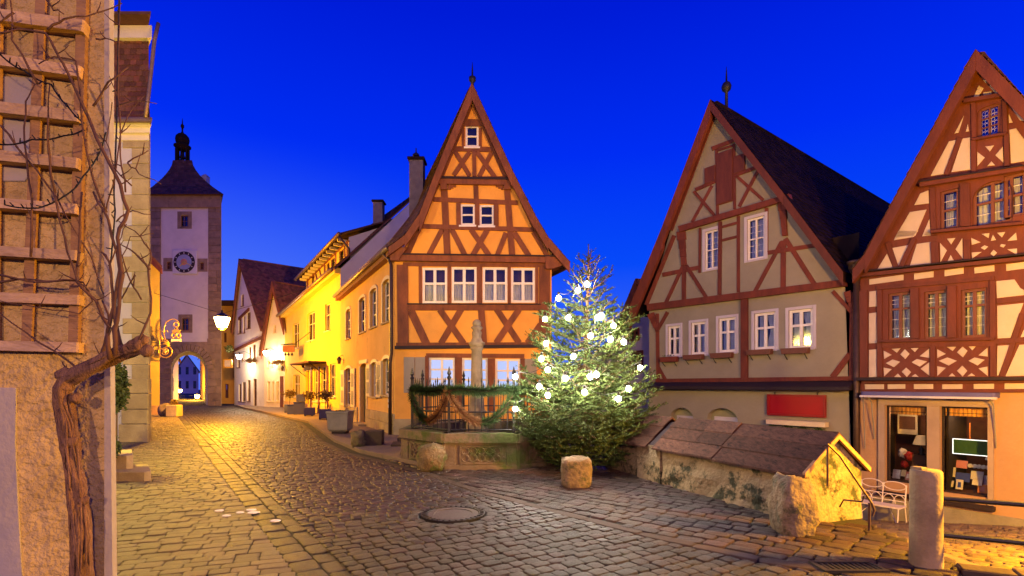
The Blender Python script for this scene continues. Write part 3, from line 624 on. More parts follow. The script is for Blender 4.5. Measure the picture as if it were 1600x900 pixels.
# street side
eave = 5.80
side_w = [(541, 483, 548, 529), (561.5, 465, 571, 519), (578.5, 451, 589, 511), (598, 437, 609.5, 503)]
side_l = [(540, 575, 549.5, 634), (580.5, 566, 590, 619.5), (598.5, 560, 609.5, 617)]
I = lambda x, y: (x, y)
qs = [quads(PS, I, r) for r in side_w+side_l]; qd = quads(PS, I, (563, 568, 573, 656))
qd = (qd[0], qd[1], .12, qd[3])
wall('wall', PS, [(0, -.1), (PS.len, -.1), (PS.len, eave), (0, eave)], [archhole(q, .10) for q in qs] + [archhole(qd, .14)], M['ochre'], ho)
for i, q in enumerate(qs):
    window(PS, q, ho, M['whitepaint'], .05, 2, 3, .10, back=M['dark'], sill=.07, sillm=M['stone'], bars=.022)
    u0, u1, v0, v1 = q
    if i < 4: build('blind', MB().rect(PS, u0+.05, u1-.05, v0+.05, v1-.05, -.17, -.15), M['greenshutter'], ho)
    a = archhole((u0, u1, v0, v1), .10, 7); mb = MB()
    pl = [(u0-.11, v0), (u0-.002, v0), (u0-.002, v1-.10)] 
    for sgn, ua, ub in ((0, u0-.12, u0-.003), (1, u1+.003, u1+.12)): mb.rect(PS, ua, ub, v0-.02, v1-.10, -.05, .03, .005)
    um = (u0+u1)/2; hw = (u1-u0)/2
    for k in range(7):
        a0, a1 = math.pi*k/7, math.pi*(k+1)/7
        mb.prism(PS, [(um+(hw+.003)*math.cos(a0), v1-.10+.103*math.sin(a0)), (um+(hw+.12)*math.cos(a0), v1-.10+.22*math.sin(a0)), (um+(hw+.12)*math.cos(a1), v1-.10+.22*math.sin(a1)), (um+(hw+.003)*math.cos(a1), v1-.10+.103*math.sin(a1))], -.05, .031)
    build('surround', mb, M['creamshutter'], ho)
for i, q in enumerate(qs[4:]):
    u0, u1, v0, v1 = q; w = (u1-u0)*.62
    for ua in ([u0-w-.03] if i else [u0-w-.03]) + ([u1+.03] if i < 2 else []):
        sh = build('shutter', MB().rect(PS, ua, ua+w, v0-.02, v1-.06, .035, .075, .006), M['creamshutter'], ho)
        for vv in (v0+.10, v0+(v1-v0)*.5):
            build('shutter_panel', MB().rect(PS, ua+w*.2, ua+w*.8, vv, vv+(v1-v0)*.34, .074, .084, .004), M['greyshutter'], sh)
    build('blind', MB().rect(PS, u0+.05, u1-.05, v0+.05, v1-.05, -.17, -.15), M['greenshutter'], ho)
dr = build('door', MB().rect(PS, qd[0]+.04, qd[1]-.04, qd[2], qd[3]-.12, -.20, -.13, .008), M['greenshutter'], ho)
build('door_handle', MB().box(PS.w(qd[1]-.12, qd[2]+1.0, -.11), (.05, .05, .12)), M['iron'], dr)
build('surround', MB().rect(PS, qd[0]-.12, qd[0]-.003, .1, qd[3]-.1, -.05, .03, .005).rect(PS, qd[1]+.003, qd[1]+.12, .1, qd[3]-.1, -.05, .03, .005).rect(PS, qd[0]-.12, qd[1]+.12, qd[3]+.004, qd[3]+.14, -.05, .033, .005), M['creamshutter'], ho)
u = 0
while u < PS.len-.1:
    w = random.uniform(.6, 1.0)
    if not (qd[0]-.3 < u+w/2 < qd[1]+.3):
        for k in range(2): build('plinth_stone', MB().rect(PS, u+.006, min(u+w, PS.len), .05+k*.33, .05+(k+1)*.33-.008, -.03, .05+.006*random.random(), .012), M['stone'], ho)
    u += w
build('step', MB().rect(PS, qd[0]-.15, qd[1]+.15, .03, .13, 0, .35, .01), M['stone'], ho)
build('interior_wall', MB().rect(PO, .1, PO.len-.1, 0, 6, -.75, -.7), M['dark'], ho)
gutter([PS.w(-.1, eave+.02, .28), PS.w(PS.len+.1, eave+.02, .28)], .075, M['copper'], ho)
build('eaves_board', MB().rect(PS, -.05, PS.len, eave-.18, eave+.06, -.02, .22, .01), T, ho)
for k in range(2): gutter([PS.w(-.1, eave+.34+.13*k, -.02), PS.w(PS.len-.3, eave+.34+.13*k, -.02)], .012, M['copper'], ho, 'snow_guard_rail')
for k in range(12): build('snow_guard_post', MB().tube([PS.w(.2+k*.8, eave+.1, .1), PS.w(.2+k*.8, eave+.5, -.03)], .012, 5), M['copper'], ho)
gutter([PS.w(PS.len-.45, eave, .28), PS.w(PS.len-.2, eave-.25, .12), PS.w(PS.len-.05, eave-.45, .1), PS.w(PS.len-.03, 2.6, .1), PS.w(PS.len-.12, 2.3, .12), PS.w(PS.len-.12, .05, .12)], .055, M['zinc'], ho, 'downpipe')
for k in range(5): build('sticker', MB().rect(PS, PS.len-.17, PS.len-.08, .9+k*.17, 1.0+k*.17, .175, .180), M['curtain'], ho)
build('wall', MB().face([PO.w(PO.len, -.1), PO.w(PO.len, 5.8), PO.w(PO.len-.36*9, 5.8, -9), PO.w(PO.len-.36*9, -.1, -9)]), M['ochre'], ho)
def chimney(px, y0, y1, Y, w, zb, parent, cap=True):
    X = gx(px, Y); z1 = gz(y0, Y); mb = MB().box((X, Y, (zb+z1)/2), (w, w, z1-zb), bev=.01); 
    c = build('chimney', mb, M['chimney'], parent); build('chimney_cap', MB().box((X, Y, z1+.06), (w+.14, w+.14, .12), bev=.02), M['roofdark'], c)
    return X, z1
X, z1 = chimney(652, 254, 0, 21.5, .56, 8.5, ho); build('chimney_pot', MB().lathe((X-.05, 21.5), [(.10, z1+.1), (.08, z1+.22), (.15, z1+.26), (.14, z1+.33), (.03, z1+.42), (.02, z1+.6)], 8), M['iron'], ho)
# ================================================================ yellow house further up the street
YA = (gx(443, 36), 36.0); YB = (gx(532, 24.9), 24.9)
PY = Plane(YA, YB)
hy = thing('yellow_house', ((YA[0]+YB[0])/2, 30.4, 0), 'bright yellow rendered house with shop awning, long eaves gutter and attic dormer windows', 'house')
tl = PY.uv(443, 493)[1]; tr = PY.uv(530, 421)[1]
up = [(457.5, 505, 467, 544), (480, 488, 492, 532), (508, 474, 516, 517)]
lo = [(458.5, 586, 468, 620), (490, 578, 497, 627), (502, 572, 511, 626), (515.5, 568, 524, 620)]
qs = [quads(PY, I, r) for r in up+lo]
qd = quads(PY, I, (477.5, 580, 482, 640)); qd = (qd[0], qd[1]+.1, .05, qd[3])
wall('wall', PY, [(0, -.1), (PY.len, -.1), (PY.len, tr), (0, tl)], [hole(q) for q in qs] + [hole(qd)], M['yellow'], hy)
for i, q in enumerate(qs): window(PY, q, hy, M['creamshutter'], .06, 2, 2, .09, back=M['dark'] if i not in (1,) else M['warmroom'], sill=.08, sillm=M['creamshutter'], transom=.6)
build('door', MB().rect(PY, qd[0], qd[1], .05, qd[3], -.2, -.14, .01), M['brownpaint'], hy)
build('shop_frame', MB().rect(PY, PY.uv(486.5, 600)[0], PY.uv(488.5, 600)[0], .1, 2.6, 0, .06).rect(PY, PY.uv(498.5, 600)[0], PY.uv(500.5, 600)[0], .1, 2.6, 0, .06).rect(PY, PY.uv(512, 600)[0], PY.uv(513.5, 600)[0], .1, 2.6, 0, .06), M['brownpaint'], hy)
aw = PY.uv(478, 560)[0], PY.uv(510, 560)[0]
b = build('awning', MB().prism(PY, [(aw[0], 2.75), (aw[1], 2.75), (aw[1], 2.83), (aw[0], 2.83)], 0, .9, .01), M['roofbrown'], hy, label='small projecting awning over the shop door')
for u_ in (aw[0]+.08, aw[1]-.08): build('awning_bracket', MB().tube([PY.w(u_, 2.75, .85), PY.w(u_, 2.1, .03)], .02, 5), M['iron'], hy)
gutter([PY.w(-.3, tl-.02, .35), PY.w(PY.len*.98, tr-.02, .35)], .10, M['copper'], hy)
build('cornice', MB().prism(PY, [(0, tl-.25), (PY.len, tr-.25), (PY.len, tr+.02), (0, tl+.02)], -.02, .28, .03), M['yellow'], hy)
# attic storey set back above the eaves: half-timbered dormer wall
PA = Plane(PY.w(.2, 0, -.55)[:2], PY.w(PY.len-.2, 0, -.55)[:2])
da = lambda x, y: (360+x/5, 300+y/5)
dA, dB = PA.uv(*da(592, 700)), PA.uv(*da(925, 372)); dC, dD = PA.uv(*da(925, 560)), PA.uv(*da(592, 800))
aq = [quads(PA, da, r) for r in ((630, 655, 656, 745), (750, 550, 775, 650), (784, 515, 815, 625), (850, 450, 884, 570))]
wall('wall', PA, [dD, dC, dB, dA], [hole(q) for q in aq], M['yellow'], hy)
for q in aq: window(PA, q, hy, M['brownpaint'], .05, 1, 1, .06, back=M['dark'])
for s in ((605, 690, 605, 790, 9), (670, 640, 690, 740, 7), (700, 610, 720, 700, 7), (740, 570, 740, 680, 8), (825, 480, 825, 610, 8), (893, 410, 900, 560, 8), (915, 390, 915, 560, 10), (592, 702, 925, 380, 12), (600, 792, 925, 568, 10)): timber(PA, da, s, hy, T)
for k in range(13):
    f = (k+.3)/13; p = dA[0]+(dB[0]-dA[0])*f; v = dA[1]+(dB[1]-dA[1])*f
    build('rafter_end', MB().rect(PA, p-.06, p+.06, v-.02, v+.12, -.1, .42), M['creamshutter'], hy)
build('dormer_roof', MB().loft([[PA.w(dA[0]-.4, dA[1]+.12, .5), PA.w(dB[0]+.25, dB[1]+.12, .5), PA.w(dB[0]+.25, dB[1]+.20, .5), PA.w(dA[0]-.4, dA[1]+.20, .5)], [PA.w(dA[0]-.4, dA[1]+2.3, -4.5), PA.w(dB[0]+.25, dB[1]+2.3, -4.5), PA.w(dB[0]+.25, dB[1]+2.38, -4.5), PA.w(dA[0]-.4, dA[1]+2.38, -4.5)]]), M['roofbrown'], hy)
gutter([PA.w(dA[0]-.45, dA[1]+.14, .56), PA.w(dB[0]+.3, dB[1]+.14, .56)], .09, M['copper'], hy)
gutter([PA.w(dB[0]+.2, dB[1]+.05, .56), PA.w(dB[0]+.2, dB[1]-.35, .2), PA.w(dB[0]+.22, dB[1]-.5, .06), PA.w(dB[0]+.22, dC[1], .06)], .06, M['zinc'], hy, 'downpipe')
build('dormer_cheek', MB().face([PA.w(dC[0], dC[1]-.6), PA.w(dB[0], dB[1]+.12), PA.w(dB[0], dB[1]+2.25, -4.5), PA.w(dB[0], dC[1]+2.0, -4.5)]), M['lav'], hy)
rm = MB(); e0, e1 = PY.w(-.3, tl, .3), PY.w(PY.len+.1, tr, .3); r0, r1 = PY.w(-.3, tl+6.0, -4.6), PY.w(PY.len+.1, tr+5.1, -4.6)
rm.loft([[e0, e1, e1-Vector((0, 0, .1)), e0-Vector((0, 0, .1))], [r0, r1, r1-Vector((0, 0, .1)), r0-Vector((0, 0, .1))]])
ro = build('roof', rm, M['roofbrown'], hy); tb = MB(); tiles(tb, e0, e1, r0, r1, .2, .19); tag(build('roof_tiles', tb, M['roofbrown'], ro), kind='stuff')
chimney(592, 318, 0, 29, .52, 8.0, hy)
build('wall', MB().face([PY.w(PY.len, 0), PY.w(PY.len, tr), PY.w(PY.len, tr+5.0, -4.6), PY.w(PY.len, 0, -4.6)]), M['lav'], hy)
build('wall', MB().face([PY.w(0, 0), PY.w(0, tl), PY.w(0, tl+5.7, -4.6), PY.w(0, 0, -4.6)]), M['yellow'], hy)
build('plinth', MB().rect(PY, 0, PY.len, -.1, .5, -.02, .04, .01), M['ochre'], hy)
# ================================================================ two pale gabled houses
def gable_house(name, A, B, outline, wins, wallm, roofm, trim, label, L=9, base=-.2, oh=.25, extra=None, sides='LR'):
    P = Plane(A, B); h = thing(name, (*((Vector(A)+Vector(B))/2), 0), label, 'house')
    ol = [P.uv(*p) for p in outline]                     # eave left, apex, eave right
    qs = [quads(P, I, r) for r in wins]
    wall('wall', P, [(0, base), (P.len, base), (P.len, ol[-1][1])] + [o for o in ol[::-1][1:-1]] + [(0, ol[0][1])], [hole(q) for q in qs], wallm, h)
    for q in qs: window(P, q, h, trim, .05, 2, 2, .08, back=M['dark'], sill=.06, transom=.6)
    gable_roof(P, [(o[0]*1.0 + (-.25 if i == 0 else .25 if i == len(ol)-1 else 0), o[1]+.06 - (.25 if i in (0, len(ol)-1) else 0)) for i, o in enumerate(ol)], L, oh, roofm, h, tw=.22, trow=.2, sides=sides)
    bargeboard(P, [(o[0], o[1]+.03) for o in ol[:len(ol)//2+1]], .2, oh-.06, oh+.02, M['timber'], h); bargeboard(P, [(o[0], o[1]+.03) for o in ol[len(ol)//2:]], .2, oh-.06, oh+.02, M['timber'], h)
    for uu in (0, P.len): build('wall', MB().face([P.w(uu, base), P.w(uu, ol[0 if uu == 0 else -1][1]), P.w(uu, ol[0 if uu == 0 else -1][1], -L), P.w(uu, base, -L)]), wallm, h)
    return P, h
PW, hw = gable_house('white_house', (gx(366, 42), 42.0), (gx(413, 37), 37.0), [(367, 512), (378.5, 406), (413, 512)],
   [(377, 460, 381, 478), (372.5, 498, 377.5, 521), (380, 494, 383, 520), (385.5, 488, 391.5, 513), (371, 552, 375, 574), (388.5, 542, 392.5, 566), (395.5, 538, 399.5, 565), (373, 600, 377, 627), (378.5, 597, 384, 628), (386.5, 594, 391.5, 627), (396, 592, 401, 636)],
   M['white'], M['roofred'], M['brownpaint'], 'tall white gabled house with a large tiled roof beside the clock tower', L=9)
for (a, b) in (((366, 548), (413, 526)), ((374, 498.5), (390, 483))): 
    p, q = PW.uv(*a), PW.uv(*b); build('moulding', MB().prism(PW, [(p[0], p[1]-.1), (q[0], q[1]-.1), (q[0], q[1]+.1), (p[0], p[1]+.1)], -.02, .1, .01), M['timber'], hw)
PC, hc = gable_house('cream_house', (gx(413, 36.9), 36.9), (gx(446, 35.6), 35.6), [(413, 545), (430, 441), (448, 512)],
   [(427.5, 508, 431.5, 520), (418, 562, 421, 574), (424, 560, 427, 572), (417.5, 596, 422, 627), (424.5, 596, 428.5, 627), (431.5, 596, 436, 627)],
   M['cream'], M['roofred'], M['creamshutter'], 'small cream house with a steep narrow gable next to the bright yellow house', L=8)
build('door', MB().rect(PC, PC.uv(438, 600)[0], PC.uv(443, 600)[0], 0, 2.2, -.05, .03, .01), M['brownpaint'], hc)
# ================================================================ clock tower
YT = 41.0; c9 = crop(210, 180, 3.333); c4 = crop(210, 420, 3.2125)
PT = ShearPlane((gx(228, YT), YT), (gx(346, YT), YT)); PT.sh = .632
tw = thing('clock_tower', ((gx(287, YT)), YT, 0), 'tall stone gate tower with clock, arched passage and bell turret', 'tower')
topz = PT.uv(*c9(265, 425))[1]; plz = PT.uv(*c4(260, 367))[1]
ax0, ax1 = PT.uv(*c4(188, 600))[0], PT.uv(*c4(367, 600))[0]; atop = PT.uv(*c4(280, 414))[1]
tq = [quads(PT, c9, r) for r in ((243, 520, 281, 580), (170, 762, 192, 802), (343, 765, 363, 804))] + [quads(PT, c4, (239, 247, 274, 310))]
arch = archhole((ax0, ax1, -.1, atop), (ax1-ax0)/2, 14)
wall('wall', PT, [(0, -.1), (PT.len, -.1), (PT.len, topz), (0, topz)], [hole(q) for q in tq] + [arch], M['towerplaster'], tw, depth=5.2)
for q in tq: window(PT, q, tw, M['brownpaint'], .07, 2, 2, .12, back=M['dark'], surround=.28, sillm=M['towerstone'])
pu0, pu1 = PT.uv(*c9(140, 600))[0], PT.uv(*c9(386, 600))[0]
z = -.1; k = 0
while z < topz-.1:                                         # dressed stone blocks at the corners and round the passage
    h = min(random.uniform(.42, .62), topz-z)
    for (a, b) in ((0, pu0), (pu1, PT.len)) if z > plz-.2 else ((0, ax0-.02), (ax1+.02, PT.len)):
        x = a
        while x < b-.05:
            w = min(random.uniform(.6, 1.1), b-x); w = b-x if b-x-w < .3 else w
            build('stone_block', MB().rect(PT, x+.008, x+w-.008, z+.008, z+h-.008, -.03, .06+.03*random.random(), .012), M['towerstone'], tw); x += w
    z += h; k += 1
um = (ax0+ax1)/2; R = (ax1-ax0)/2; za = atop-R
for k in range(17):
    a0, a1 = math.pi*k/17+.012, math.pi*(k+1)/17-.012
    build('arch_stone', MB().prism(PT, [(um+(R+.02)*math.cos(a0), za+(R+.02)*math.sin(a0)), (um+(R+.55)*math.cos(a0), za+(R+.55)*math.sin(a0)), (um+(R+.55)*math.cos(a1), za+(R+.55)*math.sin(a1)), (um+(R+.02)*math.cos(a1), za+(R+.02)*math.sin(a1))], -.03, .16, .012), M['towerstone'], tw)
sp = MB(); 
for sg in (-1, 1):                                         # masonry filling between arch ring and plaster
    pts_ = [(um, za+R+.3), (um+sg*(R+.3)*.5, za+(R+.3)*.866), (um+sg*(R+.3)*.866, za+(R+.3)*.5), (um+sg*(R+.3), za), (0 if sg < 0 else PT.len, za), (0 if sg < 0 else PT.len, plz), (um, plz)]
    sp.prism(PT, pts_, -.02, .045)
build('spandrel', sp, M['towerstone'], tw)
for uu in (0, PT.len): build('wall', MB().face([PT.w(uu, -.1), PT.w(uu, -.1, -5.3), PT.w(uu, topz, -5.3), PT.w(uu, topz)]), M['towerstone'], tw)
wall('wall', PT, [(0, -.1), (PT.len, -.1), (PT.len, topz), (0, topz)], [arch], M['towerstone'], tw, depth=.01, off=-5.25)
# front passage roof: the vault
cl = PT.uv(*c9(265, 767)); ck = build('clock', MB().rect(PT, *[x for x in (PT.uv(*c9(203, 767))[0], PT.uv(*c9(330, 767))[0], PT.uv(*c9(265, 828))[1], PT.uv(*c9(265, 703))[1])], -.02, .13, .03), M['lav'], tw)
def disc(P, u, v, r0, r1, o0, o1, n=32):
    mb = MB(); mb.loft([[P.w(u+r0*math.cos(2*math.pi*k/n), v+r0*math.sin(2*math.pi*k/n), o0) for k in range(n)], [P.w(u+r1*math.cos(2*math.pi*k/n), v+r1*math.sin(2*math.pi*k/n), o1) for k in range(n)]]); return mb
S = YT/FL/3.333
build('clock_ring', disc(PT, *cl, 56*S, 55*S, .1, .16), M['darkstrip'], ck)
build('clock_face', disc(PT, *cl, 40*S, 39*S, .15, .18), mat('clock_blue', (.26, .27, .42), (.20, .21, .34), .8, 4, .1, 30), ck)
build('sun_motif', disc(PT, *cl, 17*S, 5*S, .18, .20, 16), mat('clock_sun', (.50, .20, .12), (.40, .16, .10), .8, 4, .1, 30), ck)
for k in range(12):
    a = math.pi*2*k/12; p = (cl[0]+47*S*math.sin(a), cl[1]+47*S*math.cos(a)); t_ = Vector((math.sin(a), math.cos(a))); n_ = Vector((t_.y, -t_.x))
    build('numeral', MB().prism(PT, [tuple(Vector(p)+t_*x*S+n_*y*S) for x, y in ((-4, -1.6), (-4, 1.6), (4, 1.6), (4, -1.6))], .155, .175), M['curtain'], ck)
for a, l, w in ((math.radians(115), 46, 1.6), (math.radians(222), 30, 2.2)):
    t_ = Vector((math.sin(a), math.cos(a))); n_ = Vector((t_.y, -t_.x)); build('hand', MB().prism(PT, [tuple(Vector(cl)+t_*x*S+n_*y*S) for x, y in ((-6, -w), (-6, w), (l*.8, w), (l, 0), (l*.8, -w))], .19, .22), M['gold'], ck)
# eaves, roof, turret
e0 = PT.uv(*c9(62, 425))[0]; e1 = PT.uv(*c9(482, 425))[0]; cyw = YT+2.65; cxw = gx(285, cyw); SX = lambda sy, r_: -.632*sy*r_; hwid = (e1-e0)/2
build('cornice', MB().loft([[(cxw+sx*(PT.len/2+.02)+SX(sy, PT.len/2-.15), cyw+sy*(PT.len/2-.15), topz-.9) for sx, sy in ((-1,-1),(1,-1),(1,1),(-1,1))], [(cxw+sx*(hwid-.15)+SX(sy, hwid-.3), cyw+sy*(hwid-.3), topz+.02) for sx, sy in ((-1,-1),(1,-1),(1,1),(-1,1))]]), M['towerstone'], tw)
rz0 = topz+.02; rz1 = gz(180+255/3.333, cyw); pr = []
for k in range(9):
    t = k/8; pr.append((hwid*(1-t)**1.35*1.0 + .78*t, rz0 + (rz1-rz0)*t))
rr = MB(); rr.loft([[(cxw+sx*r_+SX(sy, r_), cyw+sy*r_, z_) for sx, sy in ((-1,-1),(1,-1),(1,1),(-1,1))] for r_, z_ in pr]); ro = build('roof', rr, M['roofbrown'], tw)
tb = MB()
for (r0_, z0_), (r1_, z1_) in zip(pr[:-1], pr[1:]):
    for sx0, sy0, sx1, sy1 in ((-1, -1, 1, -1), (1, -1, 1, 1)): tiles(tb, (cxw+sx0*r0_+SX(sy0, r0_), cyw+sy0*r0_, z0_), (cxw+sx1*r0_+SX(sy1, r0_), cyw+sy1*r0_, z0_), (cxw+sx0*r1_+SX(sy0, r1_), cyw+sy0*r1_, z1_), (cxw+sx1*r1_+SX(sy1, r1_), cyw+sy1*r1_, z1_), .3, .26)
tag(build('roof_tiles', tb, M['roofbrown'], ro), kind='stuff')
zz = lambda y: gz(180+y/3.333, cyw); s_ = cyw/FL/3.333
tu = build('turret', MB().lathe((cxw, cyw), [(38*s_, zz(270)), (36*s_, zz(252)), (33*s_, zz(250)), (33*s_, zz(242))], 8), M['roofdark'], tw)
for k in range(8):
    a = 2*math.pi*k/8+.39; build('turret_post', MB().tube([(cxw+29*s_*math.cos(a), cyw+29*s_*math.sin(a), zz(244)), (cxw+29*s_*math.cos(a), cyw+29*s_*math.sin(a), zz(176))], 4.5*s_, 6), M['roofdark'], tu)
build('bell', MB().lathe((cxw, cyw), [(14*s_, zz(225)), (11*s_, zz(212)), (8*s_, zz(195)), (2*s_, zz(190))], 12), M['iron'], tu)
build('turret_dome', MB().lathe((cxw, cyw), [(30*s_, zz(180)), (31*s_, zz(176)), (40*s_, zz(166)), (40*s_, zz(161)), (26*s_, zz(152)), (31*s_, zz(142)), (33*s_, zz(128)), (30*s_, zz(113)), (20*s_, zz(101)), (8*s_, zz(94)), (4*s_, zz(86)), (4*s_, zz(70)), (8*s_, zz(62)), (8*s_, zz(52)), (3*s_, zz(46)), (2*s_, zz(30)), (.5*s_, zz(16))], 16), M['roofdark'], tu, True)
chx = gx(210+371/3.333, cyw); build('dormer', MB().box((chx, cyw, (zz(375)+zz(320))/2-.2), (.42, .5, zz(320)-zz(375)+.4), bev=.02).lathe((chx, cyw), [(.36, zz(322)), (.18, zz(312)), (.02, zz(306))], 4), M['lav'], tw)
# ================================================================ olive green half-timbered house on the right
c2 = crop(980, 120, 2.5); c3 = crop(980, 430, 3.334)
GB = Vector((8.33, 12.6)); gd = Vector((-.763, 1)).normalized(); GA = GB + gd*6.13
PG = Plane(GA, GB)
hg = thing('olive_house', (*((GA+GB)/2), -2.3), 'olive green house with dark red timbers, white windows and a very dark steep tiled roof', 'house')
T2 = M['timber2']
gw_ = [quads(PG, c2, r) for r in ((305, 600, 358, 750), (470, 550, 537, 712))]
gl_ = [quads(PG, c3, r) for r in ((213, 265, 277, 420), (334, 245, 411, 412), (477, 222, 568, 400), (663, 195, 774, 385), (842, 178, 968, 378))]
arcs = [quads(PG, c3, r) for r in ((222, 690, 345, 900), (415, 692, 575, 900))]
gpoly = [(0, -3.2), (PG.len, -3.2), PG.uv(*c2(850, 800))] + uvs(PG, c2, [(840, 760), (630, 480), (350, 135), (170, 600), (60, 880)])
gpoly[-1] = (0, gpoly[-1][1])
wall('wall', PG, gpoly, [hole(q) for q in gw_+gl_] + [archhole(q, .32) for q in arcs], M['green'], hg)
for q in gw_: window(PG, q, hg, M['whitepaint'], .05, 2, 2, .03, curt='full', back=M['dark'], surround=.09, sillm=M['lav'], bars=.022, lead=3)
for i, q in enumerate(gl_):
    window(PG, q, hg, M['whitepaint'], .07, 2, 2, .04, curt='sides' if i > 2 else 'full', back=M['dark'], surround=.08, sillm=M['lav'], bars=.04, transom=.6, sill=.06)
    x0, y0, x1, y1 = ((186, 426, 274, 452), (306, 415, 408, 440), (448, 405, 561, 432), (637, 388, 767, 415), (815, 380, 960, 410))[i]
    u0, u1, v0, v1 = quads(PG, c3, (x0, y0, x1, y1))
    fb = build('flower_box', MB().prism(PG, [(u0+.03, v0), (u1-.03, v0), (u1, v1), (u0, v1)], .03, .21, .01), M['brownpaint'] if i else M['timber2'], hg)
    for uu in (u0+.1, u1-.1): build('box_bracket', MB().tube([PG.w(uu, v0, .18), PG.w(uu, v0-.07, .1), PG.w(uu, v0-.14, .01)], .012, 5), M['iron'], fb)
    if i == 0:
        lf = MB(); foliage(lf, PG.w((u0+u1)/2, v1+.03, .12), ((u1-u0)/2, .1, .06), 60, .03, random.Random(3)); build('plants', lf, M['leafg'], fb)
for q in arcs: build('arch_panel', MB().rect(PG, q[0]-.02, q[1]+.02, q[2]-.1, q[3]+.05, -.42, -.24), M['greenlow'], hg)
for q in arcs: build('shop_window', MB().rect(PG, q[0]+.12, q[1]-.02, q[2]-.1, q[3]-.27, -.24, -.20, .01), M['lav'], hg)
for s in [(332, 282, 428, 245, 15), (268, 442, 352, 405, 13), (418, 387, 518, 350, 13), (262, 448, 342, 542, 11), (332, 425, 254, 568, 11), (428, 388, 532, 482, 12), (517, 358, 438, 508, 12), (350, 285, 354, 540, 10), (418, 262, 421, 518, 10), (352, 500, 420, 480, 8),
          (348, 290, 412, 270, 8), (286, 590, 284, 766, 8), (365, 565, 362, 852, 13), (435, 543, 435, 842, 12), (545, 512, 545, 692, 13), (368, 588, 432, 570, 10), (368, 640, 432, 624, 10), (138, 774, 287, 744, 16), (550, 688, 758, 655, 16),
          (220, 738, 148, 892, 12), (223, 735, 223, 884, 15), (232, 738, 314, 868, 13), (604, 645, 494, 850, 15), (611, 640, 610, 830, 20), (618, 632, 742, 826, 19),
          (340, 150, 172, 600, 14), (365, 160, 632, 495, 12), (185, 620, 75, 892, 14), (640, 505, 842, 790, 14)]:
    timber(PG, c2, s, hg, T2, .02)
timber(PG, c2, (208, 597, 642, 470, 22), hg, T2, .09, 'beam'); timber(PG, c2, (85, 902, 858, 806, 26), hg, T2, .10, 'beam')
for xa, ya in ((212, 605), (607, 490)):                       # curved brackets under the collar beam
    for k in range(4): timber(PG, c2, (xa+k*3, ya+k*33, xa+(k+1)*3, ya+(k+1)*33, (34, 26, 22, 20)[k]), hg, T2, .05, 'bracket')
for r, l in (((352, 292, 414, 492), 'brown boarded loading hatch in the gable'), ((305, 352, 346, 415), None), ((421, 306, 462, 374), None)):
    x0, y0, x1, y1 = r; dy = (x1-x0)*.36
    pl = uvs(PG, c2, [(x0, y0+dy/2), (x1, y0-dy/2), (x1, y1-dy/2), (x0, y1+dy/2)]); hb = build('hatch', MB().prism(PG, pl, -.01, .055, .008), M['timber3'], hg)
    if l: hb['label'] = l
timber(PG, c3, (615, 122, 615, 548, 34), hg, T2, .06); timber(PG, c3, (158, 200, 162, 540, 16), hg, T2, .03); timber(PG, c3, (1176, 90, 1171, 548, 24), hg, T2, .04)
for s in [(1072, 84, 1172, 195, 20), (1162, 412, 1070, 532, 30), (212, 192, 156, 292, 16), (164, 480, 200, 545, 16)]: timber(PG, c3, s, hg, T2, .025)
for k in range(4): timber(PG, c3, (1150+k*7, 85+k*28, 1157+k*7, 113+k*28, 36-7*k), hg, T2, .05, 'bracket'); timber(PG, c3, (125+k*9, 200+k*24, 134+k*9, 224+k*24, 34-6*k), hg, T2, .05, 'bracket')
timber(PG, c3, (152, 551, 1188, 537, 22), hg, T2, .05, 'beam')
u0, v = PG.uv(*c3(135, 592)); u1 = PG.uv(*c3(1186, 592))[0]; vt = PG.uv(*c3(660, 552))[1]
build('weather_board', MB().loft([[PG.w(u0, v+.02, .02), PG.w(u1, v+.02, .02), PG.w(u1, v, .34), PG.w(u0, v, .34)], [PG.w(u0, vt, .02), PG.w(u1, vt, .02), PG.w(u1, v+.09, .34), PG.w(u0, v+.09, .34)]]), M['darkstrip'], hg)
gp = [PG.uv(*c2(x, y)) for x, y in ((28, 905), (158, 590), (345, 100), (632, 465), (862, 768))]
gable_roof(PG, [(p[0], p[1]) for p in gp], 15.5, .28, M['roofdark'], hg, sides='R', th=.12)
bargeboard(PG, gp[:3], [.34, .24], .16, .29, T2, hg); bargeboard(PG, gp[2:], .17, .18, .29, M['timber3'], hg)
p = PG.w(gp[2][0], gp[2][1], -.6)
build('finial', MB().lathe((p.x, p.y), [(.10, p.z-.25), (.05, p.z+.02), (.045, p.z+.5), (.13, p.z+.58), (.15, p.z+.68), (.11, p.z+.78), (.03, p.z+.84), (.02, p.z+1.1), (.004, p.z+1.3)], 12), M['iron'], hg, True)
body(PG, 0, PG.len, -3.2, 4.1, 15, M['green'], hg)
build('interior_wall', MB().rect(PG, .2, PG.len-.2, -2, 5.5, -.85, -.8), M['dark'], hg)
sg = thing('sign_board', PG.w(*PG.uv(*c3(888, 735)), .05), 'blank red rectangular sign board mounted on the olive house wall', 'sign')
u0, u1, v0, v1 = quads(PG, c3, (736, 622, 1040, 735)); build('panel', MB().rect(PG, u0+.05, u1-.05, v0+.05, v1-.05, .03, .07, .006), M['redboard'], sg)
fr = MB().rect(PG, u0, u1, v0, v0+.05, .02, .10, .008).rect(PG, u0, u1, v1-.05, v1, .02, .10, .008).rect(PG, u0, u0+.05, v0+.05, v1-.05, .02, .098, .008).rect(PG, u1-.05, u1, v0+.05, v1-.05, .02, .098, .008); build('frame', fr, M['redframe'], sg)
for uu in (u0+.2, u1-.2): build('hook', MB().tube([PG.w(uu, v1, .05), PG.w(uu, v1+.06, .05), PG.w(uu, v1+.06, 0)], .012, 5), M['iron'], sg)
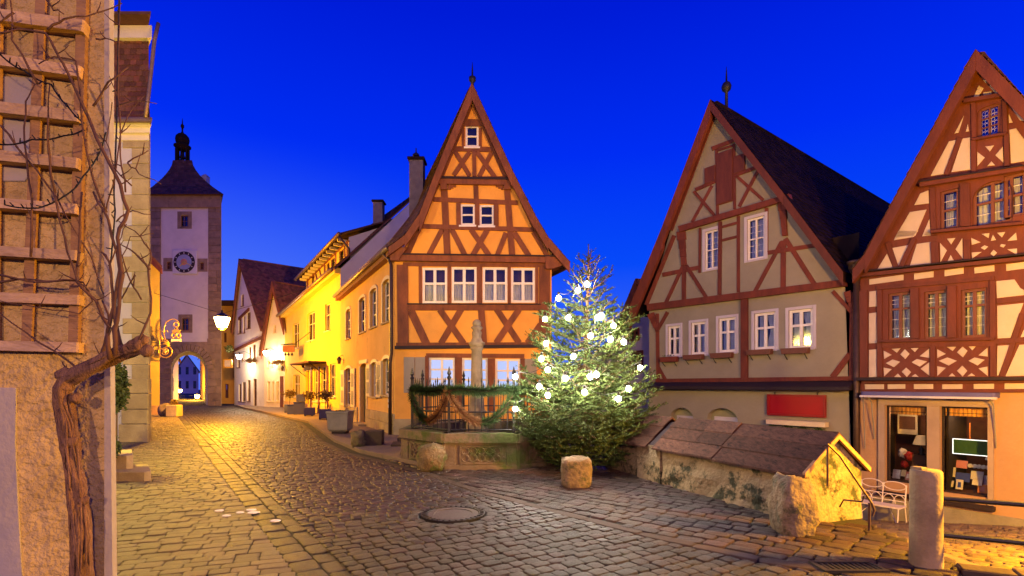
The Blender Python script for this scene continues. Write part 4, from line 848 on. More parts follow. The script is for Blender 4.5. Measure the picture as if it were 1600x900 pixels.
u0, u1, v0, v1 = quads(PG, c3, (742, 758, 1050, 782)); build('ledge', MB().rect(PG, u0, u1, v0, v1, 0, .22, .01), M['creamshutter'], hg)
lf = MB(); rg = random.Random(5)
for k in range(26): foliage(lf, PG.w(u0+(u1-u0)*(k+.5)/26, v0-.10+.05*math.sin(k*.9), .12), (.09, .06, .07), 26, .035, rg, .2)
gl = thing('wall_garland', PG.w((u0+u1)/2, v0-.2, .1), 'dark green fir garland under the ledge below the red sign', 'garland'); tag(build('sprigs', lf, M['garland'], gl), kind='stuff')
# rain hopper and downpipe between the two right-hand houses
rp = thing('rain_pipe', (*PG.w(PG.len+.12, 0, .1)[:2], -2), 'dark metal rainwater hopper and downpipe between the two timbered houses', 'pipe')
p = PG.w(PG.len+.06, 0, .12); zt = gz(412, 12.5)
build('hopper', MB().lathe((p.x, p.y), [(.07, zt-.42), (.10, zt-.36), (.10, zt-.25), (.17, zt-.12), (.17, zt-.02), (.20, zt), (.20, zt+.06)], 12), M['zinc'], rp, True)
build('pipe', MB().tube([(p.x, p.y, zt-.4), (p.x, p.y, -2.4)], .07, 10), M['zinc'], rp, True)
# ================================================================ half-timbered house with shop at the right edge
c4h = crop(1330, 80, 3.1034); c5r = crop(1330, 360, 3.2143); c6r = crop(1320, 600, 3.0)
rd = Vector((.56, -.83)).normalized(); RA = Vector((gx(1344, 12.45), 12.45)); PR = Plane(RA, RA + rd*4.5)
hr = thing('shop_house', (*(RA+rd*2.2), -1.5), 'half-timbered house with rust red beams, peach infill, pointed gable and a shop window below', 'house')
T3 = M['timber3']
mid = PR.uv(*c4h(628, 20))[0]; W2 = mid*2
rv = PR.uv(*c5r(60, 210))[1]
rw_g = [quads(PR, c4h, (432, 672, 522, 862))]; rw_top = quads(PR, c4h, (612, 262, 724, 416)); rw_arch = quads(PR, c4h, (588, 630, 782, 840))
rw_m = [quads(PR, c5r, r) for r in ((185, 312, 303, 550), (365, 303, 487, 545), (550, 293, 684, 537))]
shopq = [quads(PR, c6r, r) for r in ((192, 103, 388, 466), (450, 108, 672, 520))]
mir = lambda q: (2*mid-q[1], 2*mid-q[0], q[2], q[3])
gpoly = [(0, -2.2), (W2, -2.2), (W2, rv), (W2-.25, rv+.35)] + [PR.uv(*c4h(628, 70))] + [(.25, rv+.35), (0, rv)]
zsh = PR.uv(*c5r(400, 808))[1]
wall('wall', PR, [(0, zsh), (W2, zsh)] + gpoly[2:], [hole(q) for q in rw_g+[mir(rw_g[0])]+rw_m] + [archhole(rw_top, .08), archhole(rw_arch, (rw_arch[1]-rw_arch[0])/2*.95, 12)], T3, hr)
wall('wall', PR, [(0, -2.2), (W2, -2.2), (W2, zsh), (0, zsh)], [hole(q) for q in shopq], M['peachwall'], hr, .25)
for q in rw_g+[mir(rw_g[0])]: window(PR, q, hr, M['brownpaint'], .05, 1, 2, .05, curt='full', back=M['dark'], lead=2)
window(PR, (rw_arch[0], rw_arch[1], rw_arch[2], rw_arch[3]), hr, M['brownpaint'], .05, 2, 2, .06, curt='full', back=M['dark'], transom=.55, lead=2, label='round-arched window in the gable')
window(PR, rw_top, hr, M['brownpaint'], .05, 2, 3, .05, back=M['dark'], glassm=M['paneblue'], label='small blue leaded window high in the gable', bars=.012)
tu0, tu1, tv0, tv1 = rw_top
rl = MB()
for i in range(4):
    for j in range(6):
        uu, vv = tu0+.08+(tu1-tu0-.16)*(i+.5)/4, tv0+.08+(tv1-tv0-.16)*(j+.5)/6; r_ = .052
        rl.tube([PR.w(uu+r_*math.cos(2*math.pi*k/8), vv+r_*math.sin(2*math.pi*k/8), -.075) for k in range(9)], .005, 4, False)
build('leading', rl, M['lav'], hr)
for q in rw_m: window(PR, q, hr, M['brownpaint'], .055, 2, 2, .06, curt='full', back=M['dark'], transom=.68, bars=.03, lead=3)
edge_u = PR.uv(1604, 300)[0]
def panel(c, pts):
    q = uvs(PR, c, pts); build('infill', MB().prism(PR, q, -.02, .012, .006), M['peach'], hr)
    r = [(2*mid-a_, b_) for a_, b_ in q]
    if min(a_ for a_, _ in r) > edge_u and max(b_ for _, b_ in r) > rv: build('infill', MB().prism(PR, r, -.02, .012, .006), M['peach'], hr)   # the gable is symmetrical
for pts_ in [[(650, 118), (668, 138), (655, 156), (640, 142)], [(620, 166), (643, 180), (612, 230), (587, 237)], [(680, 154), (732, 208), (705, 211), (669, 172)], [(640, 200), (680, 195), (683, 218), (640, 226)], [(547, 313), (521, 395), (502, 399)], [(566, 353), (572, 388), (556, 391)],
    [(770, 260), (838, 318), (838, 338), (818, 336)], [(764, 303), (784, 346), (765, 349)], [(475, 437), (509, 430), (456, 595), (386, 605)], [(540, 424), (577, 418), (581, 574), (486, 587)], [(767, 381), (800, 374), (845, 435), (845, 533), (775, 544)],
    [(650, 462), (693, 457), (672, 487)], [(612, 488), (648, 516), (612, 558)], [(735, 463), (739, 542), (699, 505)], [(661, 557), (680, 534), (698, 553)], [(335, 690), (375, 675), (378, 738), (306, 747)], [(285, 780), (366, 768), (312, 895), (212, 905)], [(380, 813), (385, 893), (344, 898)]]: panel(c4h, pts_)
for pts_ in [[(214, 50), (238, 2), (337, 2), (314, 33)], [(359, 25), (374, 2), (398, 2), (398, 26)], [(180, 117), (211, 190), (128, 202)], [(199, 90), (299, 72), (240, 186)], [(330, 68), (400, 58), (406, 167), (294, 181)],
    [(481, 42), (523, 38), (502, 71)], [(447, 64), (481, 100), (449, 159)], [(558, 39), (564, 146), (524, 95)], [(500, 124), (516, 151), (484, 156)],
    [(603, 37), (651, 60), (606, 73)], [(655, 18), (694, 14), (690, 39)], [(712, 22), (728, 48), (701, 53)], [(733, 12), (774, 8), (757, 36)], [(828, 11), (833, 49), (784, 53)], [(650, 88), (670, 75), (688, 82), (670, 98)], [(753, 69), (777, 72), (765, 86), (747, 80)], [(715, 97), (733, 112), (715, 131), (699, 118)], [(605, 111), (656, 108), (608, 141)], [(833, 91), (833, 123), (784, 95)],
    [(91, 246), (263, 222), (263, 250), (91, 273)], [(316, 217), (414, 205), (414, 235), (316, 248)], [(469, 200), (565, 187), (565, 217), (469, 231)], [(618, 187), (719, 174), (720, 205), (619, 217)], [(778, 170), (900, 154), (900, 189), (779, 204)],
    [(727, 255), (820, 246), (850, 290), (868, 300), (868, 325), (732, 341)], [(733, 378), (866, 365), (800, 540), (735, 543)], [(900, 430), (900, 533), (850, 537)], [(735, 580), (798, 575), (740, 729), (732, 729)], [(845, 575), (900, 571), (900, 729), (774, 733)],
    [(92, 307), (128, 303), (130, 382), (90, 385)], [(90, 417), (128, 412), (130, 566), (90, 568)], [(90, 600), (128, 597), (130, 735), (90, 738)],
    [(203, 595), (248, 592), (230, 614)], [(163, 604), (204, 625), (166, 646)], [(270, 597), (293, 620), (272, 646), (247, 622)], [(299, 592), (339, 590), (320, 611)], [(392, 594), (393, 641), (344, 632)], [(174, 667), (208, 648), (246, 660), (215, 687)], [(304, 662), (330, 646), (381, 658), (345, 685)], [(163, 689), (204, 697), (166, 733)], [(276, 689), (301, 712), (280, 736), (254, 710)], [(393, 662), (395, 731), (349, 695)], [(216, 736), (235, 719), (251, 737)], [(304, 734), (322, 721), (339, 736)],
    [(477, 583), (531, 580), (510, 606)], [(432, 597), (476, 620), (433, 641)], [(560, 583), (584, 605), (562, 638), (531, 612)], [(587, 580), (631, 578), (608, 603)], [(685, 589), (686, 634), (639, 628)], [(439, 655), (483, 638), (531, 655), (490, 679)], [(589, 655), (620, 638), (671, 650), (635, 679)], [(432, 682), (476, 690), (433, 731)], [(558, 679), (583, 705), (560, 734), (531, 705)], [(685, 684), (686, 731), (639, 693)], [(489, 733), (507, 717), (523, 733)], [(584, 733), (605, 717), (623, 731)],
    [(68, 773), (165, 773), (165, 797), (70, 798)], [(183, 773), (272, 772), (272, 795), (183, 797)], [(315, 772), (412, 771), (412, 796), (315, 797)], [(457, 773), (560, 772), (560, 796), (457, 797)], [(615, 771), (718, 770), (718, 796), (615, 797)], [(770, 768), (900, 768), (900, 796), (770, 797)]]: panel(c5r, pts_)
# main frame members stand proud of the infill
for s in [(550, 248, 766, 214, 18, .10), (340, 652, 845, 572, 22, .12), (395, 880, 845, 838, 12, .13), (590, 432, 758, 402, 10, .08)]: timber(PR, c4h, s[:5], hr, T3, s[5], 'beam')
timber(PR, c4h, (340, 640, 845, 562, 6), hr, M['darkstrip'], .16, 'moulding'); timber(PR, c5r, (50, 212, 900, 122, 6), hr, M['darkstrip'], .17, 'moulding')
for s in [(50, 228, 900, 142, 18, .13), (130, 290, 720, 240, 18, .04), (65, 305, 68, 740, 38, .05), (146, 300, 146, 735, 24, .035), (322, 290, 325, 545, 40, .04), (508, 280, 510, 540, 44, .04), (712, 250, 715, 735, 30, .04), (140, 557, 725, 545, 12, .12), (150, 578, 725, 568, 26, .035), (412, 575, 412, 735, 26, .035), (60, 762, 900, 760, 10, .07), (60, 808, 900, 806, 14, .05),
          (420, 60, 425, 170, 40, .03), (584, 50, 584, 150, 34, .03), (320, 40, 250, 190, 24, .03), (185, 60, 230, 195, 26, .03), (860, 420, 760, 735, 28, .03), (730, 358, 900, 342, 22, .03), (725, 560, 900, 548, 24, .035)]: timber(PR, c5r, s[:5], hr, T3, s[5], 'timber')
timber(PR, c5r, (45, 746, 900, 744, 16), hr, M['darkstrip'], .22, 'moulding')
for s in [(595, 250, 598, 420, 22), (745, 235, 750, 410, 22), (595, 420, 597, 590, 24), (755, 400, 758, 560, 24), (395, 660, 402, 895, 26), (552, 640, 556, 850, 50), (530, 420, 462, 600, 24)]: timber(PR, c4h, s, hr, T3, .03)
rp_ = [(-.34, rv-.05), (.0, rv+.30), (.30, rv+.86), PR.uv(*c4h(628, 18)), (2*mid-.30, rv+.86), (2*mid, rv+.30), (2*mid+.34, rv-.05)]
rp_ = [PR.uv(*c5r(35, 205)), PR.uv(*c5r(95, 130)), PR.uv(*c5r(160, 10)), PR.uv(*c4h(628, 16))]; rp_ += [(2*mid-a, b) for a, b in rp_[2::-1]]
gable_roof(PR, rp_, 13, .30, M['roofbrown'], hr, sides='LR')
bargeboard(PR, rp_[:4], .20, .17, .31, T3, hr); bargeboard(PR, rp_[3:], .20, .17, .31, T3, hr)
body(PR, 0, W2, -2.2, rv, 13, M['peachwall'], hr)
# shop front
zs0 = min(q[2] for q in shopq)-.02
for x0, x1, o in ((160, 192, .06), (388, 450, .06), (672, 702, .06)):
    u0, u1 = PR.uv(*c6r(x0, 300))[0], PR.uv(*c6r(x1, 300))[0]; build('pilaster', MB().rect(PR, u0+.004, u1-.004, zs0-.12, PR.uv(*c6r(430, 104))[1], -.02, o, .008), M['pilaster'], hr)
u0, u1 = PR.uv(*c6r(160, 90))[0], PR.uv(*c6r(702, 90))[0]; v0 = PR.uv(*c6r(430, 104))[1]; build('lintel', MB().rect(PR, u0, u1, v0+.003, v0+.16, -.02, .064, .008), M['pilaster'], hr)
build('sill', MB().rect(PR, u0-.02, u1+.02, zs0-.22, zs0-.13, -.02, .12, .01), M['darkstrip'], hr)
build('plinth', MB().rect(PR, -.02, W2, -2.2, PR.uv(*c6r(560, 590))[1], -.02, .035, .01), M['concrete'], hr)
for i, q in enumerate(shopq):
    u0, u1, v0, v1 = q
    sw = build('shop_window', MB().rect(PR, u0, u1, v0, v1, -.10, -.09), M['shopglass'], hr, label='shop window display pane')
    fr = MB().rect(PR, u0, u0+.025, v0, v1, -.14, -.06).rect(PR, u1-.025, u1, v0, v1, -.14, -.06).rect(PR, u0+.025, u1-.025, v0, v0+.03, -.14, -.058).rect(PR, u0+.025, u1-.025, v1-.03, v1, -.14, -.058); build('frame', fr, M['darkstrip'], sw)
    cu = MB(); cu.grid(lambda a, b: PR.w(u0+.03+(u1-u0-.06)*a, v1-.03-.17*(1-b), -.17+.015*math.sin(a*60)+.006*math.sin(a*131)), 90, 3); build('valance', cu, M['curtainwarm'], sw)
    bd = MB(); bd.grid(lambda a, b: PR.w(u0+.03+(u1-u0-.06)*a, v1-.145+.012*b, -.158+.015*math.sin(a*60)+.006*math.sin(a*131)), 90, 1); build('valance_trim', bd, M['darkstrip'], sw)
    build('display_floor', MB().rect(PR, u0-.1, u1+.1, v0-.05, v0+.01, -1.3, -.16), M['warmroom'], sw)
    build('display_back', MB().rect(PR, u0-.3, u1+.3, v0-.05, v1+.1, -1.36, -1.30), M['warmroom'], sw)
    for uu in (u0-.3, u1+.3): build('display_side', MB().rect(PR, uu-.02, uu+.02, v0-.05, v1+.1, -1.3, -.16), M['dark'], sw)
    build('display_ceiling', MB().rect(PR, u0-.3, u1+.3, v1+.06, v1+.1, -1.3, -.16), M['dark'], sw)
def col(n, c, r=.6, e=None): return mat(n, c, tuple(x*.8 for x in c), r, 8, 0, 1) if e is None else emis(n, c, e)
CM = {k: col('goods_'+k, v) for k, v in dict(white=(.7, .62, .55), blue=(.03, .05, .3), silver=(.6, .55, .5), orange=(.6, .2, .05), red=(.35, .02, .02), cream=(.6, .5, .3), brown=(.12, .05, .025), pink=(.5, .18, .16), green=(.03, .10, .03)).items()}
L0, L1 = shopq
def sp_(q, x, y): return q[0]+(q[1]-q[0])*x, q[2]+(q[3]-q[2])*y
def goods(name, q, x, y, w, h, cm, label, cat, o=-.30, lean=.06, deco=None):
    u, v = sp_(q, x, y); g = thing(name, PR.w(u, v, o), label, cat, 'goods on display in the shop window')
    mb = MB(); mb.loft([[PR.w(u-w/2, v, o), PR.w(u+w/2, v, o), PR.w(u+w/2, v+h, o-lean), PR.w(u-w/2, v+h, o-lean)], [PR.w(u-w/2, v, o-.02), PR.w(u+w/2, v, o-.02), PR.w(u+w/2, v+h, o-lean-.02), PR.w(u-w/2, v+h, o-lean-.02)]]); build('card', mb, CM[cm], g)
    if deco: build('print', MB().loft([[PR.w(u-w*.25, v+h*.2, o-lean*.2+.004), PR.w(u+w*.25, v+h*.2, o-lean*.2+.004), PR.w(u+w*.2, v+h*.75, o-lean*.75+.004), PR.w(u-w*.2, v+h*.75, o-lean*.75+.004)], [PR.w(u-w*.25, v+h*.2, o-lean*.2), PR.w(u+w*.25, v+h*.2, o-lean*.2), PR.w(u+w*.2, v+h*.75, o-lean*.75), PR.w(u-w*.2, v+h*.75, o-lean*.75)]]), CM[deco], g)
goods('greeting_card', L0, .12, .02, .15, .20, 'white', 'white card at the left end of the left shop window', 'card')
goods('price_card', L0, .29, .06, .09, .14, 'cream', 'small cream card beside the white card in the left shop window', 'card')
goods('gift_box', L0, .40, .02, .10, .18, 'pink', 'pink printed gift box near the middle of the left shop window', 'box', deco='white')
goods('price_card', L0, .60, .01, .17, .07, 'cream', 'low cream price strip in the left shop window', 'card')
goods('booklet', L1, .07, .16, .15, .20, 'silver', 'grey green booklet at the left side of the right shop window', 'book', o=-.4)
goods('booklet', L1, .11, .05, .07, .12, 'white', 'small white upright card low left in the right shop window', 'card')
goods('booklet', L1, .34, .12, .24, .18, 'blue', 'wide blue book in the right shop window', 'book', o=-.36)
goods('booklet', L1, .29, .03, .12, .20, 'white', 'white bag with blue print in front of the blue book', 'bag', deco='blue')
goods('foil_picture', L1, .64, .16, .20, .17, 'silver', 'crumpled silver foil picture in the right shop window', 'picture', o=-.38)
goods('booklet', L1, .66, .10, .16, .11, 'white', 'pale booklet under the silver foil picture', 'book', o=-.33)
goods('gift_bag', L1, .78, .02, .15, .17, 'orange', 'orange gift bag at the right of the shop window', 'bag', deco='pink')
goods('poster_card', L1, .91, .08, .22, .24, 'white', 'white printed sheet at the right edge of the shop window', 'poster', o=-.42, deco='silver')
goods('picture', L1, .22, .26, .22, .16, 'pink', 'pink patterned picture behind the booklets', 'picture', o=-.6)
u, v = sp_(L1, .93, .40); g = thing('framed_picture', PR.w(u, v, -.5), 'red picture in a white frame leaning in the right shop window', 'picture', 'goods on display in the shop window')
build('frame', MB().prism(PR, [(u-.12, v-.02), (u+.10, v-.05), (u+.16, v+.32), (u-.04, v+.34)], -.55, -.52), CM['white'], g); build('canvas', MB().prism(PR, [(u-.08, v+.03), (u+.08, v+.01), (u+.12, v+.28), (u-.02, v+.29)], -.53, -.51), CM['red'], g)
for k in range(5):
    u, v = sp_(L1, .42+k*.095, .27); t = thing('round_tin', PR.w(u, v, -.6), ('first', 'second', 'third', 'fourth', 'fifth')[k] + ' pale round tin from the left in the row behind the books', 'tin', 'row of round tins in the shop window')
    build('tin', MB().loft([[PR.w(u+.042*math.cos(a*math.pi/6), v+.05+.042*math.sin(a*math.pi/6), o) for a in range(12)] for o in (-.66, -.60)]), CM['silver'], t); build('lid', MB().loft([[PR.w(u+.034*math.cos(a*math.pi/6), v+.05+.034*math.sin(a*math.pi/6), o) for a in range(12)] for o in (-.61, -.59)]), CM['white'], t)
# standing lamp in the left window
u, v = sp_(L0, .62, .38); p = PR.w(u, v, -.6); tl_ = thing('table_lamp', p, 'table lamp with a cream conical shade in the left shop window', 'lamp')
build('lamp_shade', MB().lathe((p.x, p.y), [(.17, p.z+.18), (.165, p.z+.185), (.10, p.z+.38), (.10, p.z+.385)], 20), CM['cream'], tl_, True)
build('lamp_base', MB().lathe((p.x, p.y), [(.08, p.z-.06), (.09, p.z-.03), (.04, p.z+.0), (.07, p.z+.06), (.02, p.z+.12), (.015, p.z+.2)], 12), M['iron'], tl_, True)
build('stand', MB().box((p.x, p.y, p.z-.26), (.3, .2, .4), math.atan2(PR.u.y, PR.u.x), bev=.01), CM['brown'], tl_)
u, v = sp_(L0, .14, .62); g = thing('wall_picture', PR.w(u, v, -.9), 'dark picture in a gold frame at the back of the left shop window', 'picture'); build('frame', MB().rect(PR, u-.22, u+.18, v-.05, v+.42, -1.0, -.97), CM['cream'], g); build('canvas', MB().rect(PR, u-.18, u+.14, v+.07, v+.38, -.98, -.96), CM['brown'], g)
for k, (x, y, r_, cm, lb) in enumerate(((.18, .30, .09, 'white', 'white cloth doll'), (.34, .27, .09, 'red', 'red and striped cushion'), (.50, .16, .07, 'brown', 'brown wooden bowl'), (.22, .16, .07, 'red', 'small red toy'))):
    u, v = sp_(L0, x, y); p = PR.w(u, v, -.55); rock('display_item', (p.x, p.y, p.z), (r_*2, r_*2, r_*2.2), CM[cm], 3+k, rough=.4, label=lb + ' in the left shop window', cat='toy', group='goods on display in the shop window')
# green light board
u0, u1, v0, v1 = quads(PR, c6r, (474, 266, 645, 340)); g = thing('light_board', PR.w((u0+u1)/2, v0, -.4), 'green board with a glowing white rim hanging in the right shop window', 'light board')
build('panel', MB().rect(PR, u0+.015, u1-.015, v0+.015, v1-.015, -.43, -.40), CM['green'], g)
rim = emis('rim_glow', (1, .95, .85), 2.2); fr = MB().rect(PR, u0, u1, v0, v0+.014, -.44, -.39).rect(PR, u0, u1, v1-.014, v1, -.44, -.39).rect(PR, u0, u0+.014, v0+.014, v1-.014, -.44, -.391).rect(PR, u1-.014, u1, v0+.014, v1-.014, -.44, -.391); build('rim', fr, rim, g)
build('hanger', MB().rect(PR, (u0+u1)/2-.02, (u0+u1)/2, v1, v1+.35, -.43, -.41), CM['orange'], g)
for q_ in shopq:  # added fill to brighten the goods and valance, no fixture of its own
    dl = bpy.data.lights.new('display_fill', 'POINT'); dl.energy = 22; dl.color = (1, .62, .32); dl.shadow_soft_size = .06; dlo = bpy.data.objects.new('display_fill', dl); COL.objects.link(dlo); dlo.location = PR.w((q_[0]+q_[1])/2, q_[3]-.12, -.35)
# awning box over the shop
u0, v = PR.uv(*c5r(80, 830)); u1 = PR.uv(*c5r(748, 826))[0]; vt = v+.10
an = thing('awning', PR.w((u0+u1)/2, v, .2), 'rolled blue grey awning above the shop windows', 'awning')
build('cover', MB().prism(PR, [(u0, vt-.10), (u1, vt-.10), (u1, vt), (u0, vt)], .0, .34, .03), M['awn'], an); build('front_bar', MB().rect(PR, u0-.02, u1+.02, vt-.13, vt-.085, .26, .37, .01), M['lav'], an)
for uu in (u0+.12, u1-.1): build('arm', MB().tube([PR.w(uu, vt-.1, .3), PR.w(uu+.05, vt-.25, .2), PR.w(uu+.05, vt-1.1, .05)], .014, 6), M['concrete'], an)
build('crank_rod', MB().tube([PR.w(u0+.02, vt-.12, .25), PR.w(u0-.02, vt-1.35, .06)], .012, 6), M['concrete'], an)
# ================================================================ lavender house down the lane
LB = Vector((gx(1032, 19.2), 19.2)); LA = LB + Vector((-.62, 1)).normalized()*4.2; 
hl_w = [(991, 488, 998, 501), (983, 516, 997, 531), (986, 551, 1003, 580), (1017, 618, 1031, 652)]
PLv = Plane(LA, LB)
hl = thing('lavender_house', (*((LA+LB)/2), -3), 'pale lavender house seen in the gap behind the glowing fir tree', 'house')
qs = [quads(PLv, I, r) for r in hl_w]; ap_ = PLv.uv(1001, 440)
wall('wall', PLv, [(0, -3.3), (PLv.len, -3.3), (PLv.len, 6.0), (ap_[0], ap_[1]), PLv.uv(975, 505), (0, 2.6)], [hole(q) for q in qs], M['lav'], hl)
for i, q in enumerate(qs): window(PLv, q, hl, M['brownpaint'] if i < 3 else M['whitepaint'], .05, 2, 2, .06, back=M['dark'], surround=.08, sillm=M['timber2'])
gable_roof(PLv, [PLv.uv(966, 520), (ap_[0], ap_[1]+.1), (PLv.len+.6, 5.3)], 8, .25, M['roofbrown'], hl, sides='L'); bargeboard(PLv, [PLv.uv(966, 520), (ap_[0], ap_[1]+.1)], .25, .18, .27, M['timber'], hl); bargeboard(PLv, [(ap_[0], ap_[1]+.1), (PLv.len+.6, 5.3)], .22, .18, .27, M['timber'], hl)
build('wall', MB().face([PLv.w(0, -3.3), PLv.w(0, 2.6), PLv.w(0, 2.6, -8), PLv.w(0, -3.3, -8)]), M['lav'], hl)
# ================================================================ house with stone quoins and mansard roof on the left
PL = Plane((gx(165, 14.8)-4, 14.8), (gx(232, 14.8), 14.8)); c10 = crop(160, 40, 3.0)
hq = thing('corner_house', (PL.o.x+2.5, 14.8, 0), 'tall grey rendered corner house with sandstone quoins and a tiled mansard roof', 'house')
evz = gz(203, 14.8)
wall('wall', PL, [(0, -.1), (PL.len, -.1), (PL.len, evz), (0, evz)], [], M['lav'], hq)
z = 1.75; k = 0
while z < evz-.15:
    h = min(.44, evz-z-.02); w = .72 if k % 2 else .46
    build('quoin', MB().rect(PL, PL.len-w, PL.len+.02, z+.006, z+h-.006, -.05, .035, .012), M['stone'], hq); z += h; k += 1
z = -.05
for h, w in ((.55, .80), (.42, .72), (.45, .78), (.42, .72)): build('quoin', MB().rect(PL, PL.len-w, PL.len+.05, z+.006, z+h-.006, -.05, .09, .02), M['stone'], hq); z += h
build('wall', MB().face([PL.w(PL.len, -.1), PL.w(PL.len-5.5, -.1, -6), PL.w(PL.len-5.5, evz, -6), PL.w(PL.len, evz)]), M['lav'], hq)
cr = MB(); A_ = lambda u_, v_, o: PL.w(u_+(.95*o if o < 0 and u_ > 0 else 0), v_, o)
for (o, a, b) in ((.06, -.34, -.17), (.16, -.17, -.02), (.26, -.02, .06)): cr.loft([[A_(-1, evz+h_+.02, o), A_(PL.len+o, evz+h_+.02, o), A_(PL.len+o, evz+h_+.02, -4), A_(-1, evz+h_+.02, -4)] for h_ in (a, b-.002)])
build('cornice', cr, M['cream'], hq); build('gutter', MB().tube([PL.w(-1, evz+.10, .36), PL.w(PL.len+.32, evz+.10, .36), A_(PL.len+.25, evz+.10, -4)], .08, 8), M['copper'], hq)
mtop = gz(72, 15.2); mr = MB()
A_ = lambda u_, v_, o: PL.w(u_+(.95*o if o < 0 and u_ > 0 else 0), v_, o)
pf = [(evz+.1, .36, .30), (evz+.45, .18, .16), (evz+1.2, .05, .05), (mtop, -.05, .02)]
mr.loft([[A_(-1, v_, o), A_(PL.len+ru, v_, o), A_(PL.len+ru, v_, -4), A_(-1, v_, -4)] for v_, o, ru in pf]); ro = build('roof', mr, M['roofred'], hq)
tb = MB()
for (v0, o0, r0), (v1, o1, r1) in zip(pf[:-1], pf[1:]):
    tiles(tb, A_(-1, v0, o0), A_(PL.len+r0, v0, o0), A_(-1, v1, o1), A_(PL.len+r1, v1, o1), .17, .15); tiles(tb, A_(PL.len+r0, v0, o0), A_(PL.len+r0, v0, -4), A_(PL.len+r1, v1, o1), A_(PL.len+r1, v1, -4), .17, .15)
tag(build('roof_tiles', tb, M['roofred'], ro), kind='stuff')
build('cornice', MB().loft([[A_(-1, h_, .12), A_(PL.len+.18, h_, .12), A_(PL.len+.18, h_, -4), A_(-1, h_, -4)] for h_ in (mtop-.10, mtop+.25)]), M['cream'], hq)
ur = MB(); ur.loft([[A_(-1, mtop+.26, .55), A_(PL.len+.45, mtop+.26, .55), A_(PL.len+.45, mtop+.26, -4), A_(-1, mtop+.26, -4)], [A_(-1, mtop+.34, .55), A_(PL.len+.45, mtop+.34, .55), A_(PL.len+.45, mtop+.34, -4), A_(-1, mtop+.34, -4)], [A_(-1, mtop+1.7, -1.6), A_(PL.len-1.5, mtop+1.7, -1.6), A_(PL.len-1.5, mtop+1.7, -4), A_(-1, mtop+1.7, -4)]]); build('upper_roof', ur, M['roofbrown'], hq)
gutter([PL.w(PL.len+.42, mtop+.25, .2), PL.w(PL.len+.36, mtop-.3, .28), PL.w(PL.len+.16, evz+.9, .22), PL.w(PL.len+.20, evz+.15, .40)], .05, M['copper'], hq, 'downpipe')
# steps and conifers in front of it
sa = thing('stone_steps', (gx(195, 11.5), 11.5, 0), 'two worn stone steps beside the corner house on the left', 'steps')
g0 = gnd(196, 752); g1 = gnd(190, 728)
for x1, dy, z1 in ((231, 0, .16), (203, .25, .40)):
    Y = CH*FL/(752-HY)+dy; xr = gx(x1, Y); yb = Y+.8
    build('step', MB().loft([[(xr-1.5, Y+i_, z_), (xr-.06-i_, Y+i_, z_), (xr-i_, Y+.08, z_), (xr-.7*.8, yb, z_), (xr-1.9, yb, z_)] for z_, i_ in ((-.02, 0), (z1-.015, 0), (z1, .015))]), M['stone'], sa)
def leafy(name, c, rad, n, size, m, label, cat, seed, stem=None, group=None, parts=5):
    t = thing(name, (c[0], c[1], c[2]-rad[2]), label, cat, group); mb = MB(); rg = random.Random(seed)
    for k in range(parts): foliage(mb, (c[0]+rg.uniform(-.35, .35)*rad[0], c[1]+rg.uniform(-.35, .35)*rad[1], c[2]+rg.uniform(-.55, .55)*rad[2]), [r*.72 for r in rad], n//parts, size, rg, .3)
    foliage(mb, c, rad, n//3, size, rg, .5); build('crown', mb, m, t)
    build('trunk', MB().tube([(c[0], c[1], stem if stem is not None else c[2]-rad[2]-.15), (c[0]+.02, c[1], c[2]+rad[2]*.4)], [max(.02, rad[0]*.07), .012], 6), M['branch'], t); return t
leafy('evergreen_shrub', (gx(178, 9.2), 9.2, gz(610, 9.2)), (.22, .25, .55), 1500, .05, M['leafg'], 'dense light green evergreen shrub behind the vine wall corner', 'shrub', 11, 0.3)
leafy('dwarf_conifer', (gx(182, 12.2), 12.2, gz(612, 12.2)), (.20, .2, .55), 1000, .06, M['garland'], 'dark blue green conifer behind the lighter shrub on the left', 'conifer', 12, .3)
leafy('low_shrub', (gx(170, 8.8), 8.8, gz(697, 8.8)), (.2, .2, .3), 500, .05, M['leafg'], 'low green shrub at the foot of the vine wall corner', 'shrub', 13, 0)
# ================================================================ yellow side-lit house in front of the tower
PYl = Plane((gx(228, 28)-5, 28), (gx(249.5, 28), 28))
hyl = thing('lamplit_house', (PYl.o.x+3, 28, 0), 'plain yellow house end brightly lit by the street lamp before the tower', 'house')
vz = gz(412, 28); wall('wall', PYl, [(0, -.1), (PYl.len, -.1), (PYl.len, vz), (PYl.len-2.4, vz+2.3), (0, vz+2.3)], [], M['yellow'], hyl)
build('wall', MB().face([PYl.w(PYl.len, -.1), PYl.w(PYl.len-6, -.1, -8), PYl.w(PYl.len-6, vz, -8), PYl.w(PYl.len, vz)]), M['yellow'], hyl)
build('roof', MB().loft([[PYl.w(PYl.len+.30, vz-.3, .3), PYl.w(PYl.len-2.4, vz+2.4, .3), PYl.w(PYl.len-2.4, vz+2.52, .3), PYl.w(PYl.len+.34, vz-.18, .3)], [PYl.w(PYl.len+.3-6, vz-.3, -8), PYl.w(PYl.len-8.4, vz+2.4, -8), PYl.w(PYl.len-8.4, vz+2.52, -8), PYl.w(PYl.len+.34-6, vz-.18, -8)]]), M['roofred'], hyl)
bargeboard(PYl, [(PYl.len-2.4, vz+2.4), (PYl.len+.3, vz-.3)], .22, .22, .32, M['timber3'], hyl)
build('plinth', MB().rect(PYl, 0, PYl.len+.03, -.1, .5, -.02, .05, .01), M['ochre'], hyl)
